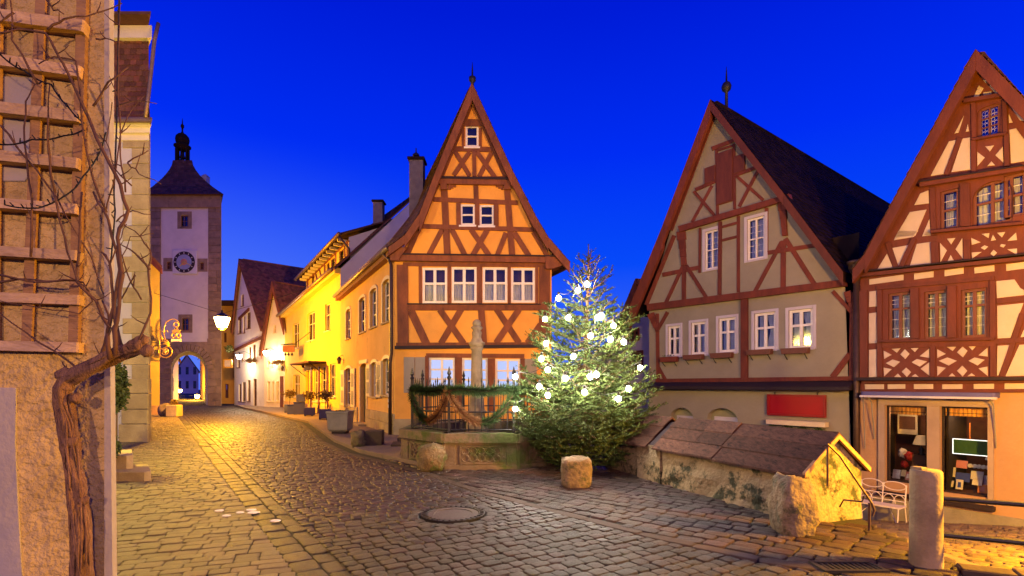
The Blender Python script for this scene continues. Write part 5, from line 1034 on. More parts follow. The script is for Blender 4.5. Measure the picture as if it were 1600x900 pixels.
# ================================================================ near wall with trellis and vine
wd_ = Vector((.963, .27)).normalized(); NB = Vector((gx(168, 3.15), 3.15)); NA = NB - wd_*3.2; PN = Plane(NA, NB)
hn = thing('rendered_wall', (*NB, -.1), 'weathered ochre tuff house wall with grey patches close to the camera', 'wall')
build('wall', MB().rect(PN, 0, PN.len, -.1, 6.5, -.06, 0), M['tuff'], hn)
e0_ = PN.uv(160, 500)[0]
build('corner_strip', MB().prism(PN, [(PN.len-.012, -.1), (PN.len+.035, -.1), (PN.len+.015, 2.2), (PN.len+.012, 6.5), (PN.len-.012, 6.5)], -.05, .012, .004), M['greyplaster'], hn)
build('render_patch', MB().prism(PN, [PN.uv(-30, 605), PN.uv(27, 606), PN.uv(26, 690), PN.uv(31, 800), PN.uv(40, 960), PN.uv(-30, 960)], -.01, .012, .005), M['greyplaster'], hn, label='smooth grey patch of render')
build('render_patch', MB().prism(PN, [PN.uv(-30, 118), PN.uv(52, 122), PN.uv(50, 270), PN.uv(40, 284), PN.uv(-30, 284)], -.01, .009, .004), M['greyplaster'], hn)
# the house behind that wall goes on along the street
hn_b = MB(); b0 = PN.w(PN.len, 0, -.05); hn_b.loft([[(b0.x, b0.y, z_), (b0.x-4.8, b0.y+4.2, z_), (b0.x-8, b0.y+2, z_), (PN.o.x, PN.o.y+.1, z_)] for z_ in (-.1, 6.5)]); build('wall', hn_b, M['cream'], hn)
tr_ = thing('trellis', PN.w(PN.len-.8, 1.8, .05), 'weathered wooden trellis with crossing slats fixed to the ochre wall', 'trellis')
for s in ((0, 31, 140, 52, 21), (-20, 97, 135, 122, 20), (-20, 171, 134, 191, 20), (-20, 246, 132, 263, 19), (-20, 320, 131, 333, 18), (-20, 394, 131, 404, 18), (-20, 465, 132, 471, 18), (-20, 540, 131, 544, 18)):
    timber(PN, I, (s[0]-20, s[1], s[2], s[3], s[4]*.86), tr_, M['woodh'], .062, 'slat', .0)
for s in ((70, -30, 46, 548, 16), (133, -30, 119, 538, 15), (2, -30, -4, 548, 14)):
    timber(PN, I, s, tr_, M['wood'], .030, 'post', .0)
ff = thing('fence_post', PN.w(PN.len+.06, .5, -.05), 'tall narrow wooden post at the corner of the vine wall', 'post'); 
build('post', MB().tube([at(172, -40, 3.3), at(168, 560, 3.3)], .016, 4), M['wood'], ff)
for y_ in (230, 330): build('block', MB().box(at(163, y_, 3.24), (.05, .05, .09)), M['bark'], ff)
# the vine: gnarled trunk and bare shoots
vi = thing('grape_vine', PN.w(PN.uv(125, 880)[0], -.05, .12), 'gnarled bare grapevine with twisted trunk climbing the trellis wall', 'vine')
def vp(px, py, off=.12): return PN.w(*PN.uv(px, py, off), off)
tk = MB(); tp = [(132, 1010, .10), (128, 900, .10), (126, 840, .12), (122, 790, .13), (118, 740, .13), (112, 700, .12), (108, 660, .13), (99, 630, .13), (98, 608, .14), (108, 592, .15), (128, 582, .17), (150, 570, .19), (175, 556, .22), (200, 547, .24), (222, 541, .26)]
W = [.072, .070, .068, .066, .064, .066, .062, .062, .066, .066, .062, .060, .056, .054, .05]
P3 = []; R3 = []
for i in range(len(tp)-1):
    for k in range(4):
        f = k/4; P3.append(vp(*tp[i]).lerp(vp(*tp[i+1]), f)); R3.append((W[i]*(1-f)+W[i+1]*f)*.66)
tk.tube(P3, R3, 18, True, .75); trunk = build('trunk', tk, M['bark'], vi, True)
for i in range(30):                                           # shaggy strands of bark
    a = random.uniform(0, 6.28); s0 = random.randint(0, len(P3)-14); L_ = random.randint(8, 13); pts_ = []
    for k in range(L_):
        p = P3[s0+k]; r_ = R3[s0+k]*1.02; an = a+k*.05; pts_.append(p + Vector((math.cos(an)*r_, -abs(math.sin(an))*r_, .0)))
    build('bark_strip', MB().tube(pts_, [.002]+[.006]*(L_-2)+[.002], 5), M['bark'], trunk, True)
for (px, py, r_) in ((112, 690, .05), (104, 603, .06), (100, 585, .055), (215, 540, .06), (228, 548, .05), (222, 532, .045), (120, 622, .045), (131, 782, .04)):
    c = vp(px, py, .14 if px < 160 else .25); r_ *= .75; mb = MB(); mb.tube([c+Vector((0, 0, -r_)), c+Vector((0, 0, -r_*.5)), c, c+Vector((.01, 0, r_*.6)), c+Vector((0, 0, r_))], [r_*.3, r_*.9, r_, r_*.8, r_*.2], 10, True, .8); build('knot', mb, M['bark'], vi, True)
SH = [[(112, 590), (104, 578), (98, 565)], [(150, 570), (170, 520), (178, 460), (172, 410), (160, 395)], [(170, 560), (168, 510), (150, 470), (120, 440), (125, 380), (128, 300)], [(130, 580), (60, 535), (0, 490)], [(180, 552), (182, 500), (190, 430), (183, 370), (200, 330), (180, 270), (140, 190), (100, 100), (70, 50), (30, 45), (0, 52)],
 [(140, 575), (165, 548), (172, 500), (160, 470)], [(190, 550), (178, 490), (186, 420), (170, 345), (146, 300)], [(215, 540), (236, 490), (232, 420), (238, 400), (222, 370), (185, 345)], [(165, 330), (135, 240), (118, 95), (85, 88), (60, 100)], [(146, 165), (170, 130), (200, 105)], [(73, 45), (100, 28), (150, 22), (190, 5)], [(0, 195), (40, 245), (90, 310), (140, 400), (160, 450)], [(50, 400), (48, 310), (38, 220), (40, 160), (55, 130)],
 [(85, 300), (73, 215), (78, 130)], [(85, 300), (100, 370), (120, 440), (135, 450)], [(0, 440), (40, 436), (90, 440), (130, 440), (145, 470), (125, 490), (60, 480), (0, 470)], [(0, 430), (60, 442), (120, 436), (140, 455)], [(200, 255), (232, 235)], [(205, 290), (180, 265), (165, 220), (175, 160)], [(235, 420), (210, 395), (185, 380)], [(222, 470), (205, 440), (192, 400), (205, 370), (240, 365)], [(190, 470), (212, 430)], [(180, 345), (205, 330), (235, 335)], [(200, 255), (215, 270), (252, 288)],
 [(75, 0), (85, 15), (100, 22)], [(20, 20), (0, 35)], [(165, 330), (178, 290), (190, 210), (205, 170), (225, 150)], [(172, 410), (185, 380), (198, 350)], [(196, 300), (188, 240), (186, 150), (184, 60), (188, 0)], [(60, 130), (20, 60), (15, -10)], [(185, 165), (215, 155), (245, 162)], [(150, 60), (172, 62), (196, 66)]]
rg = random.Random(21)
for i, sh in enumerate(SH):
    of = .12+.02*(i % 5); P_ = []
    for k in range(len(sh)-1):
        for f in (0, .33, .67): 
            a, b = sh[k], sh[k+1]; P_.append(vp(a[0]+(b[0]-a[0])*f+rg.uniform(-2, 2), a[1]+(b[1]-a[1])*f+rg.uniform(-2, 2), of + (.12 if a[0] > 168 else 0)))
    P_.append(vp(*sh[-1], of + (.12 if sh[-1][0] > 168 else 0)))
    big = .012 if i in (1, 2, 4, 5, 6) else .0065 if i not in (17, 18, 20, 21, 22, 23, 26, 27, 28, 30, 31) else .0045
    build('shoot', MB().tube(P_, [big*(1-.6*k/len(P_)) for k in range(len(P_))], 6, True, .3), M['twig'], vi, True)
    for k in range(2, len(P_)-1, 4):
        d_ = Vector((rg.uniform(-1, 1), rg.uniform(-.4, .1), rg.uniform(0, 1))).normalized()*rg.uniform(.03, .09); build('shoot', MB().tube([P_[k], P_[k]+d_*.6, P_[k]+d_+Vector((0, 0, .01))], [.004, .003, .0015], 4), M['twig'], vi)
# string of small outdoor lights draped over the trellis
fl = thing('fairy_lights', vp(60, 250, .15), 'dark cable of unlit fairy lights draped across the trellis', 'string lights')
for path in ([(0, 85), (40, 112), (80, 132), (105, 165), (135, 195)], [(0, 226), (50, 218), (100, 212), (135, 200)], [(165, 208), (155, 240), (130, 275), (110, 300), (60, 325), (0, 318)], [(186, 0), (184, 100), (182, 200), (178, 300), (180, 330), (172, 420)]):
    P_ = []
    for k in range(len(path)-1):
        for f in np.linspace(0, 1, 8, endpoint=False): P_.append(vp(path[k][0]+(path[k+1][0]-path[k][0])*f, path[k][1]+(path[k+1][1]-path[k][1])*f + 3*math.sin(f*3.14), .17 if path[0][0] < 180 else .25))
    build('cable', MB().tube(P_, .0045, 5), M['cable'], fl)
    for k in range(1, len(P_), 2):
        d_ = Vector((rg.uniform(-.6, .6), -.3, rg.uniform(-1, 1))).normalized()*.028; build('socket', MB().tube([P_[k], P_[k]+d_], [.004, .003], 5), M['cable'], fl)
# ================================================================ fountain with railing
FC = Vector((-.60, 11.75)); FR = 1.86
ft = thing('fountain', (FC.x, FC.y, 0), 'octagonal mossy stone fountain basin with carved panels in front of the orange house', 'fountain')
OC = lambda r, k: (FC.x + r*math.cos(math.radians(-112.5+45*k)), FC.y + r*math.sin(math.radians(-112.5+45*k)))
for k in range(8):
    a0, b0 = Vector(OC(FR, k)), Vector(OC(FR, k+1)); Pk = Plane(a0, b0); Lk = Pk.len
    if Pk.n.dot(FC-a0) > 0: Pk = Plane(b0, a0)
    sd = build('basin_side', MB().rect(Pk, .002, Lk-.002, 0, .50, -.30, 0, .0), M['fount'], ft)
    build('base_moulding', MB().rect(Pk, -.01, Lk+.01, -.05, .07, -.2, .05, .012), M['fount'], sd)
    build('upper_moulding', MB().rect(Pk, 0, Lk, .46, .50, -.2, .035, .012), M['fount'], sd)
    build('rim', MB().rect(Pk, -.03, Lk+.03, .50, .68, -.34, .07+.002*k, .02), M['fount'], ft)
    for ua_, ub_ in ((-.04, .22), (Lk-.22, Lk+.04)): build('corner_pilaster', MB().rect(Pk, ua_, ub_, .06, .47, -.1, .022+.002*(k % 3), .01), M['fount'], sd)
    if k in (7, 0, 1):
        fr = MB().rect(Pk, .30, Lk-.30, .09, .125, -.02, .03, .005).rect(Pk, .30, Lk-.30, .415, .445, -.02, .03, .005).rect(Pk, .30, .335, .125, .415, -.02, .029, .005).rect(Pk, Lk-.335, Lk-.30, .125, .415, -.02, .029, .005); build('panel_frame', fr, M['fount'], sd)
        n = 5; w = (Lk-.67)/n
        for i in range(n):                                   # carved tracery
            u_ = .335+w*(i+.5)
            for zc_ in (.20, .34): build('tracery', MB().tube([Pk.w(u_+w*.46*math.cos(t), zc_+.066*math.sin(t), .02) for t in np.linspace(0, 2*math.pi, 13)], .016, 5), M['fount'], sd)
            for s_ in (-1, 1): build('tracery', MB().tube([Pk.w(u_-w*.5, .27-s_*.14, .006), Pk.w(u_, .27, .012), Pk.w(u_+w*.5, .27+s_*.14, .006)], .010, 5), M['fount'], sd)
wt = MB(); wt.face([(*OC(FR-.3, k), .42) for k in range(8)]); build('water', wt, mat('fountain_water', (.02, .03, .02), (.015, .02, .015), .08, 3, .1, 8, spec=.5), ft)
# centre column with ball
p = FC; zc = lambda y: gz(y, FC.y); s_ = FC.y/FL
cm_ = build('column', MB().lathe((gx(745, FC.y), FC.y), [(.24, .3), (.24, .75), (.20, .78), (.18, .95), (.21, .98), (.21, 1.02), (.175, 1.06), (.16, zc(618)), (.135, zc(600)), (.125, zc(560)), (.12, zc(548)), (.145, zc(546)), (.145, zc(543)), (.13, zc(541))], 20), M['column'], ft, True)
xc = gx(745, FC.y)
build('capital', MB().lathe((xc, FC.y), [(.125, zc(545)), (.17, zc(539)), (.19, zc(536)), (.13, zc(533)), (.10, zc(527)), (.115, zc(520)), (.09, zc(516)), (.14, zc(512)), (.11, zc(510))], 12), M['column'], cm_, True)
zb = zc(506); build('ball', MB().lathe((xc, FC.y), [(.10*math.cos(t)+.001, zb+.10*math.sin(t)) for t in np.linspace(-1.57, 1.57, 12)], 16), M['column'], cm_, True)
# railing: a thing of its own on the rim
rl = thing('fountain_railing', (FC.x, FC.y, .68), 'black wrought iron railing with spear tips standing on the fountain rim', 'railing')
RR = FR-.20
for k in range(8):
    a, b = Vector(OC(RR, k)), Vector(OC(RR, k+1))
    for zz_ in (.73, 1.08, 1.52): build('rail', MB().tube([(*a, zz_), (*b, zz_)], .016, 6), M['iron'], rl)
    pb = build('corner_post', MB().box((a.x, a.y, 1.20), (.05, .05, 1.04)).lathe((a.x, a.y), [(.03, 1.72), (.05, 1.76), (.02, 1.80), (.045, 1.84), (.004, 1.98)], 6), M['iron'], rl)
    for i in range(1, 10):
        q = a.lerp(b, i/10); h = 1.66 if i % 2 else 1.56
        build('bar', MB().tube([(*q, .70), (*q, h), (*q, h+.03), (*q, h+.12)], [.010, .010, .018, .001], 5), M['iron'], rl)
# garland looped over the railing
gr = thing('fir_garland', (FC.x, FC.y-RR, 1.2), 'fir garland draped in loops along the fountain railing, partly dried brown', 'garland')
rg = random.Random(31)
def sprig(mb, P_, n, r, L_, rg):
    for i in range(n):
        f = rg.random()*(len(P_)-1.001); k = int(f); p = P_[k].lerp(P_[k+1], f-k); t = (P_[k+1]-P_[k]).normalized()
        d = Vector((rg.gauss(0, 1), rg.gauss(0, 1), rg.gauss(0, 1))); d = (d - t*d.dot(t)).normalized()*.8 + t*rg.uniform(.2, .9); d.normalize()
        q = p + d*rg.uniform(0, r)*.4; e = q + d*L_*rg.uniform(.6, 1.2); sde = d.orthogonal().normalized()*.007
        mb.face([q-sde, q+sde, e])
for k in (7, 0, 1, 2):
    a, b = Vector(OC(RR+.05, k)), Vector(OC(RR+.05, k+1)); green = MB(); dry = MB()
    top = [Vector((*a.lerp(b, t), 1.50+.02*math.sin(t*9))) for t in np.linspace(0, 1, 12)]
    sprig(green, top, 2600, .16, .12, rg)
    lp_ = [Vector((*a.lerp(b, t), 1.50-.62*math.sin(math.pi*t)**.8)) for t in np.linspace(0, 1, 16)]
    sprig(green, lp_[:8] if k % 2 else lp_[7:], 1500, .12, .11, rg); sprig(dry, lp_[7:] if k % 2 else lp_[:8], 1500, .12, .11, rg)
    tag(build('green_sprigs', green, M['garland'], gr), kind='stuff'); tag(build('dry_sprigs', dry, M['garlandbrown'], gr), kind='stuff')
    build('rope', MB().tube(lp_, .018, 6), M['twig'], gr); build('rope', MB().tube(top, .018, 6), M['twig'], gr)
# ================================================================ lit Christmas tree
TX, TY = gx(910, 9.9), 9.9
xt = thing('christmas_tree', (TX, TY, 0), 'tall glowing fir tree hung with white star-bright lights beside the fountain', 'tree')
TOP = 4.05
lean = lambda z: Vector((TX + (gx(920, TY)-TX)*min(z/4.2, 1), TY, z))
build('trunk', MB().tube([lean(z) for z in (0, .5, 1.5, 2.5, 3.4, 4.0, 4.3)], [.075, .07, .055, .04, .025, .014, .004], 8), M['branch'], xt, True)
def prof_r(z): 
    zs = [.15, .4, .7, 1.0, 1.5, 2.1, 2.6, 3.0, 3.4, 3.75, 4.0, 4.25]; rs = [.56, .88, 1.10, 1.20, 1.12, .97, .82, .64, .45, .31, .18, .03]
    return float(np.interp(z, zs, rs))
rg = random.Random(41); bw = MB(); NV = []; 
def twig(a, d, L_, up, rg, dens=1.3, wid=.0070, nl=.045):
    n = int(L_*150*dens)
    for i in range(n):
        f = rg.random(); p = a + d*L_*f
        s = Vector((rg.gauss(0, 1), rg.gauss(0, 1), rg.gauss(0, 1)*.8+.35)); s = (s - d*s.dot(d))
        if s.length < 1e-4: continue
        s = (s.normalized()*.85 + d*.65).normalized(); e = p + s*nl*rg.uniform(.7, 1.15)*(1-.35*f); w = s.cross(d).normalized()*wid
        NV.append((p-w, p+w, e))
z = .22; tier = 0
while z < 4.02:
    R_ = prof_r(z); nb = 10 if z < 1.6 else 9 if z < 2.5 else 6 if z < 3.1 else 4
    for k in range(nb):
        an = 2*math.pi*(k + rg.uniform(-.25, .25))/nb + tier*.7; r_ = R_*rg.uniform(.78, 1.14); c = lean(z + rg.uniform(-.05, .05))
        rise = .18*r_ if z < 2.2 else (.38 if z < 3.2 else .75)*r_
        P_ = [c + Vector((math.cos(an)*r_*t, math.sin(an)*r_*t, (-.22*r_*math.sin(t*math.pi*.8) if z < 2.4 else 0) + rise*t*t)) for t in np.linspace(0, 1, 6)]
        bw.tube(P_, [.016*(1-.8*t)+.002 for t in np.linspace(0, 1, 6)], 4)
        for i in range(5): 
            dd = P_[i+1]-P_[i]; 
            if i > 0: twig(P_[i], dd.normalized(), dd.length, None, rg, 1.2)
        m_ = max(3, int(r_*9))
        for j in range(m_):
            t = .25+.72*(j+.5)/m_; i = min(int(t*5), 4); q = P_[i].lerp(P_[i+1], t*5-i); d = (P_[i+1]-P_[i]).normalized(); sd_ = d.cross(Vector((0, 0, 1))).normalized()*(1 if j % 2 else -1)
            td = (d*.75 + sd_*.8 + Vector((0, 0, rg.uniform(-.15, .2)))).normalized(); L_ = r_*(.50-.30*t)*rg.uniform(.8, 1.25)+.07
            twig(q, td, L_, None, rg)
            if L_ > .22:
                for s2 in (-1, 1): twig(q+td*L_*.45, (td*.8 + td.cross(Vector((0, 0, 1)))*s2*.7).normalized(), L_*.5, None, rg)
    z += .125 + .02*math.sin(tier) + (.05 if z > 2.8 else 0); tier += 1
twig(lean(3.85), Vector((0, 0, 1)), .45, None, rg, 1.2)
nm = MB(); V = np.array([[tuple(p) for p in t] for t in NV]).reshape(-1, 3) - np.array([TX, TY, 0]); 
me = bpy.data.meshes.new('crown'); me.vertices.add(len(V)); me.vertices.foreach_set('co', V.astype(np.float32).ravel()); me.loops.add(len(V)); me.loops.foreach_set('vertex_index', np.arange(len(V), dtype=np.int32)); me.polygons.add(len(V)//3); me.polygons.foreach_set('loop_start', np.arange(0, len(V), 3, dtype=np.int32)); me.update(calc_edges=True); me.materials.append(M['needle'])
o = bpy.data.objects.new('crown', me); COL.objects.link(o); o.parent = xt
build('branches', bw, M['branch'], xt, kind='stuff')
c1 = crop(780, 380, 2.5)
sl = thing('string_lights', (TX, TY-.6, .8), 'string of glowing white bulbs strung over the fir tree', 'string lights')
BL = [(343, 160), (307, 185), (232, 215), (180, 297), (270, 290), (385, 290), (400, 283), (447, 322), (357, 362), (434, 376), (487, 386), (183, 392), (165, 452), (290, 443), (190, 495), (258, 528), (380, 513), (355, 522), (550, 487), (62, 522), (157, 560), (190, 594), (333, 582), (506, 569), (466, 607), (63, 647)]
BP = []
for x, y in BL:
    px, py = c1(x, y); Y = TY-.8
    for _ in range(6):
        X, z = gx(px, Y), gz(py, Y); R_ = prof_r(z)*1.02; dx = X-lean(z).x
        Y = TY - math.sqrt(max(R_*R_-dx*dx, .04))
    BP.append(at(px, py, Y))
for p in BP:
    b = build('bulb', MB().lathe((p.x, p.y), [(.043*math.cos(t)+.001, p.z+.046*math.sin(t)) for t in np.linspace(-1.57, 1.57, 9)], 12), M['bulb'], sl, True)
    build('socket', MB().lathe((p.x, p.y), [(.022, p.z+.05), (.026, p.z+.06), (.024, p.z+.11), (.006, p.z+.12)], 8), M['cable'], sl)
order = sorted(range(len(BP)), key=lambda i: -BP[i].z)
for row in (order[:4], order[4:9], order[9:14], order[14:19], order[19:]):
    row = sorted(row, key=lambda i: BP[i].x); P_ = []
    for a, b in zip(row[:-1], row[1:]):
        for f in np.linspace(0, 1, 6, endpoint=False): q = BP[a].lerp(BP[b], f); P_.append(q + Vector((0, .06, .12-.10*math.sin(math.pi*f))))
    P_.append(BP[row[-1]]+Vector((0, .06, .12))); build('cable', MB().tube(P_, .006, 5), M['cable'], sl)
# ================================================================ covered stone wall with board roof
wa = Vector((-.394, 1)).normalized(); WB = Vector((3.44, 6.1)); wn = Vector((wa.y, -wa.x)); WW = .95
PWl = Plane(WB + wa*4.6, WB)
cw = thing('covered_wall', (*(WB+wa*1.5), 0), 'old blotched stone wall capped with a gabled roof of weathered boards', 'wall')
hz = lambda u_: .60
u9 = PWl.len
def cwall(u0, u1, m=M['oldwall'], z1=.60):
    mb = MB(); n = 14; P_ = lambda a, b, o: PWl.w(u0+(u1-u0)*a, b, o + .035*noise.noise(Vector((a*9+u0*3, b*7, 1.7))) + .05*(1-b/.6)*.5)
    mb.grid(lambda a, b: P_(a, -.1+(z1+.1)*b, 0), 24, 8); return mb
build('wall', cwall(u9-2.62, u9), M['oldwall'], cw)
build('wall', MB().loft([[PWl.w(u9-2.62, z_, -.02), PWl.w(u9, z_, -.02), PWl.w(u9+.0, z_, -WW), PWl.w(u9-2.62, z_, -WW)] for z_ in (-3.2, .595)]), M['oldwall'], cw)
build('end_wall', MB().grid(lambda a, b: PWl.w(u9+.012+.02*noise.noise(Vector((a*6, b*6, 4))), -.9+1.5*b, -WW*a+.0), 14, 12), M['oldwall'], cw, label='end of the wall lit yellow by a lamp')
build('gable_end', MB().loft([[PWl.w(u9+o_, .595, 0), PWl.w(u9+o_, .595, -WW), PWl.w(u9+o_, 1.0, -WW/2)] for o_ in (.0, -.10)]), M['oldwall'], cw)
build('wall', MB().loft([[PWl.w(u9-3.3, z_, .03), PWl.w(u9-2.66, z_, .03), PWl.w(u9-2.66, z_, -WW), PWl.w(u9-3.3, z_, -WW)] for z_ in (-.1, .30, .595)]), M['oldwall'], cw)
build('wall', MB().loft([[PWl.w(u9-4.5, z_, -.05), PWl.w(u9-3.34, z_, -.05), PWl.w(u9-3.34, z_, -WW), PWl.w(u9-4.5, z_, -WW)] for z_ in (-.1, .55)]), M['oldwall'], cw)
# two slopes of boards; each board a piece
def slope_board(u0, u1, t0, t1, side, lift):
    h = lambda t: (.585 + .44*t) ; oo = lambda t: (.085 - (WW/2+.085)*t) if side == 0 else (-WW-.085 + (WW/2+.085)*t)
    j = random.uniform(-.006, .006)
    a = [PWl.w(u, h(t)+lift+j, oo(t)) for u, t in ((u0, t0), (u1, t0), (u1, t1), (u0, t1))]; b = [p - Vector((0, 0, .028)) for p in a]
    if side: a = a[::-1]; b = b[::-1]
    build('roof_board', MB().loft([b, a]), M['board'], cw)
for side in (0, 1):
    for (ua, ub, tt) in ((u9-4.5, u9-2.98, .0), (u9-2.80, u9-1.98, .004), (u9-1.975, u9-1.42, .012), (u9-1.415, u9+.07, .0)):
        for t0, t1 in ((-.03, .32), (.315, .66), (.655, 1.0)):
            slope_board(ua+random.uniform(-.008, .008), ub+random.uniform(-.008, .008), t0, t1, side, .03+.012*t0*0+tt-(.036 if t0 < .1 else .018 if t0 < .5 else 0)+random.uniform(-.004, .004))
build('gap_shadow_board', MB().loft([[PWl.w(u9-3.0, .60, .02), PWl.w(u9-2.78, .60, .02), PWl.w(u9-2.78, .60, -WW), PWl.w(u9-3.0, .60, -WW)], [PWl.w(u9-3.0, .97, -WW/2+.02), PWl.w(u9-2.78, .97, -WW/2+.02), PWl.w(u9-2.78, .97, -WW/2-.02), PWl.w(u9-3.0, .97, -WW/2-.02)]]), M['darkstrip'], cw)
for sd_ in (0, 1):
    p0, p1 = (PWl.w(u9+.075, .60, .085), PWl.w(u9+.075, 1.03, -WW/2)) if sd_ == 0 else (PWl.w(u9+.075, .60, -WW-.085), PWl.w(u9+.075, 1.03, -WW/2))
    build('verge_board', MB().loft([[p0+Vector((0, 0, -.06)), p1+Vector((0, 0, -.06)), p1, p0], [Vector(x)-Vector((*(PWl.u*.04), 0)) for x in (p0+Vector((0, 0, -.06)), p1+Vector((0, 0, -.06)), p1, p0)]]), M['wood'], cw)
# boulder, block and boulder on the square
bq = gnd(1254, 838); rock('boulder', (bq.x, bq.y+.18, -.03), (.36, .42, .62), M['rock'], 2.1, rough=.24, square=5.5, label='rounded limestone boulder at the near end of the covered wall', cat='boulder')
bq = gnd(903, 762); rock('stone_block', (bq.x, bq.y+.22, -.02), (.47, .44, .47), M['rock'], 5.3, rough=.09, square=8, label='pitted square stone block in front of the fir tree', cat='stone block')
bq = gnd(672, 737); rock('boulder', (bq.x, bq.y+.2, -.03), (.54, .46, .52), M['mossrock'], 7.7, rough=.28, square=2.6, label='mossy round boulder leaning against the fountain', cat='boulder')
bq = gnd(556, 702); rock('boulder', (bq.x, bq.y+.2, -.0), (.34, .4, .46), M['mossrock'], 9.1, rough=.3, square=2.8, label='rough mossy boulder on the kerb beside the grey stone seat', cat='boulder')
bq = gnd(581, 700); sb = thing('kerbside_stone', (bq.x, bq.y+.25, .05), 'plain grey stone seat block on the footway kerb', 'stone block'); build('block', MB().box((bq.x, bq.y+.28, .22), (.42, .5, .42), .1, bev=.02), M['kerb'], sb)
bq = gnd(259, 651); rock('boulder', (gx(259, 26.5), 26.5, -.03), (.75, .6, .72), M['rock'], 4.4, rough=.2, label='round guard stone at the foot of the lamplit yellow house', cat='boulder')
tp_ = thing('stone_trough', (gx(272, 26.3), 26.3, 0), 'square stone planter beside the round guard stone near the tower', 'planter'); build('trough', MB().box((gx(272.5, 26.3), 26.3, .30), (.52, .5, .6), bev=.03), M['stone'], tp_)
lf = MB(); foliage(lf, (gx(272, 26.3), 26.3, .72), (.24, .24, .18), 160, .06, random.Random(8)); build('flowers', lf, M['leafr'], tp_)
# round stone post with railing bars to its right
pz = Vector((gx(1447, 4.70), 4.70)); ps = thing('stone_post', (*pz, 0), 'short round stone post with a notched flat top at the right', 'post')
mb = MB(); rgs = []
for z_, r_ in ((-.12, .128), (0, .126), (.25, .123), (.55, .122), (.80, .121), (.84, .118), (.852, .106)):
    rgs.append([(pz.x+r_*(1+.025*noise.noise(Vector((math.cos(a)*2, math.sin(a)*2, z_*5))))*math.cos(a), pz.y+r_*(1+.025*noise.noise(Vector((math.cos(a)*2, math.sin(a)*2, z_*5+3))))*math.sin(a), z_) for a in np.linspace(0, 2*math.pi, 28, endpoint=False)])
mb.loft(rgs); build('shaft', mb, M['column'], ps, True)
build('cap_chip', MB().box((pz.x-.05, pz.y+.02, .86), (.07, .1, .03), .3, bev=.008), M['column'], ps)
rb = thing('guard_rail', (pz.x+.5, pz.y-.2, .2), 'two dark iron bars running right from the round stone post', 'railing')
for z_, w in ((.60, .022), (.275, .024)):
    d_ = Vector((.905, -.425)); build('bar', MB().tube([(*(pz+d_*.05), z_), (*(pz+d_*1.2), z_-.0), (*(pz+d_*3.2), z_-.0)], w, 8), M['iron'], rb)
for k in (1.75, 3.1): q = pz+d_*k; build('support', MB().tube([(*q, -.1), (*q, .66)], .03, 8), M['iron'], rb)
# kerb stones along the edge above the lane and steps down
ek = thing('edge_kerb', (4.3, 4.5, 0), 'row of kerb stones along the square edge above the sunken lane', 'kerb')
E2 = [Vector(p) for p in ((7.0, 3.14), (5.2, 4.0), (4.3, 4.42), (3.95, 4.60))]
for a, b in zip(E2[:-1], E2[1:]):
    n = max(1, int((b-a).length/.5)); ang = math.atan2(b.y-a.y, b.x-a.x)
    for k in range(n): q = a.lerp(b, (k+.5)/n); build('kerb_block', MB().box((q.x, q.y, -.10), ((b-a).length/n-.012, .20, .24+random.uniform(-.01, .01)), ang, bev=.012), M['kerb'], ek)
ss = thing('stone_stairs', (4.6, 5.4, -.5), 'stone steps leading down to the lane behind the round post', 'steps')
for k in range(5):
    a = Vector((4.03+k*.32, 5.35-k*.02)); build('step', MB().box((a.x+.12, a.y+.02, -.08-k*.15-.25), (.44, 1.42, .5), .10, bev=.012), M['slab'], ss)
# handrail beside the steps
hd = thing('handrail', (4.2, 6.0, 0), 'thin rusty iron handrail sloping down beside the end of the covered wall', 'handrail')
a, b, c, e = at(1293, 694, 5.95), at(1312, 712, 5.92), at(1362, 786, 5.80), at(1358, 846, 5.78)
build('rail', MB().tube([at(1285, 697, 5.98), a, b, c, at(1366, 797, 5.79), at(1363, 806, 5.79)], .013, 6), M['zinc'], hd); build('post', MB().tube([at(1358.5, 786, 5.80), e], .013, 6), M['zinc'], hd); build('post', MB().tube([at(1293, 696, 5.95), at(1293, 760, 5.95)], .012, 6), M['zinc'], hd)
build('stay', MB().tube([at(1312, 792, 6.05), at(1318, 781, 5.95), at(1347, 784, 5.85), at(1350, 775, 5.83)], .010, 6), M['zinc'], hd)
# white iron bench outside the shop
YBn = 11.55; bo = Vector((gx(1378, YBn), YBn)); bu = PR.u; bn_ = PR.n
bn = thing('iron_bench', (*bo, lane_z(*bo)), 'white wrought iron garden bench with looped back below the shop window', 'bench')
zg = lane_z(*bo)-.02; bwid = .92
def bp_(u_, z_, o): q = bo + bu*u_ + bn_*o; return Vector((q.x, q.y, zg+z_))
sb_ = build('seat', MB().loft([[bp_(-bwid/2, z_, .0), bp_(bwid/2, z_, .0), bp_(bwid/2, z_, .36), bp_(-bwid/2, z_, .36)] for z_ in (.42, .45)]), M['whiteiron'], bn)
for u_ in (-bwid/2+.03, bwid/2-.03):
    build('leg', MB().tube([bp_(u_, 0, .40), bp_(u_, .42, .34)], .014, 6), M['whiteiron'], bn); build('leg', MB().tube([bp_(u_, 0, -.10), bp_(u_, .42, 0), bp_(u_, .88, -.08)], .014, 6), M['whiteiron'], bn)
    build('brace', MB().tube([bp_(u_, .05, .38), bp_(u_*.35, .42, .05)], .008, 5), M['whiteiron'], bn)
build('back_post', MB().tube([bp_(0, .42, 0), bp_(0, .88, -.08)], .013, 6), M['whiteiron'], bn)
for z_ in (.66, .52): build('back_rail', MB().tube([bp_(-bwid/2+.03, z_, -.03), bp_(bwid/2-.03, z_, -.03)], .010, 6), M['whiteiron'], bn)
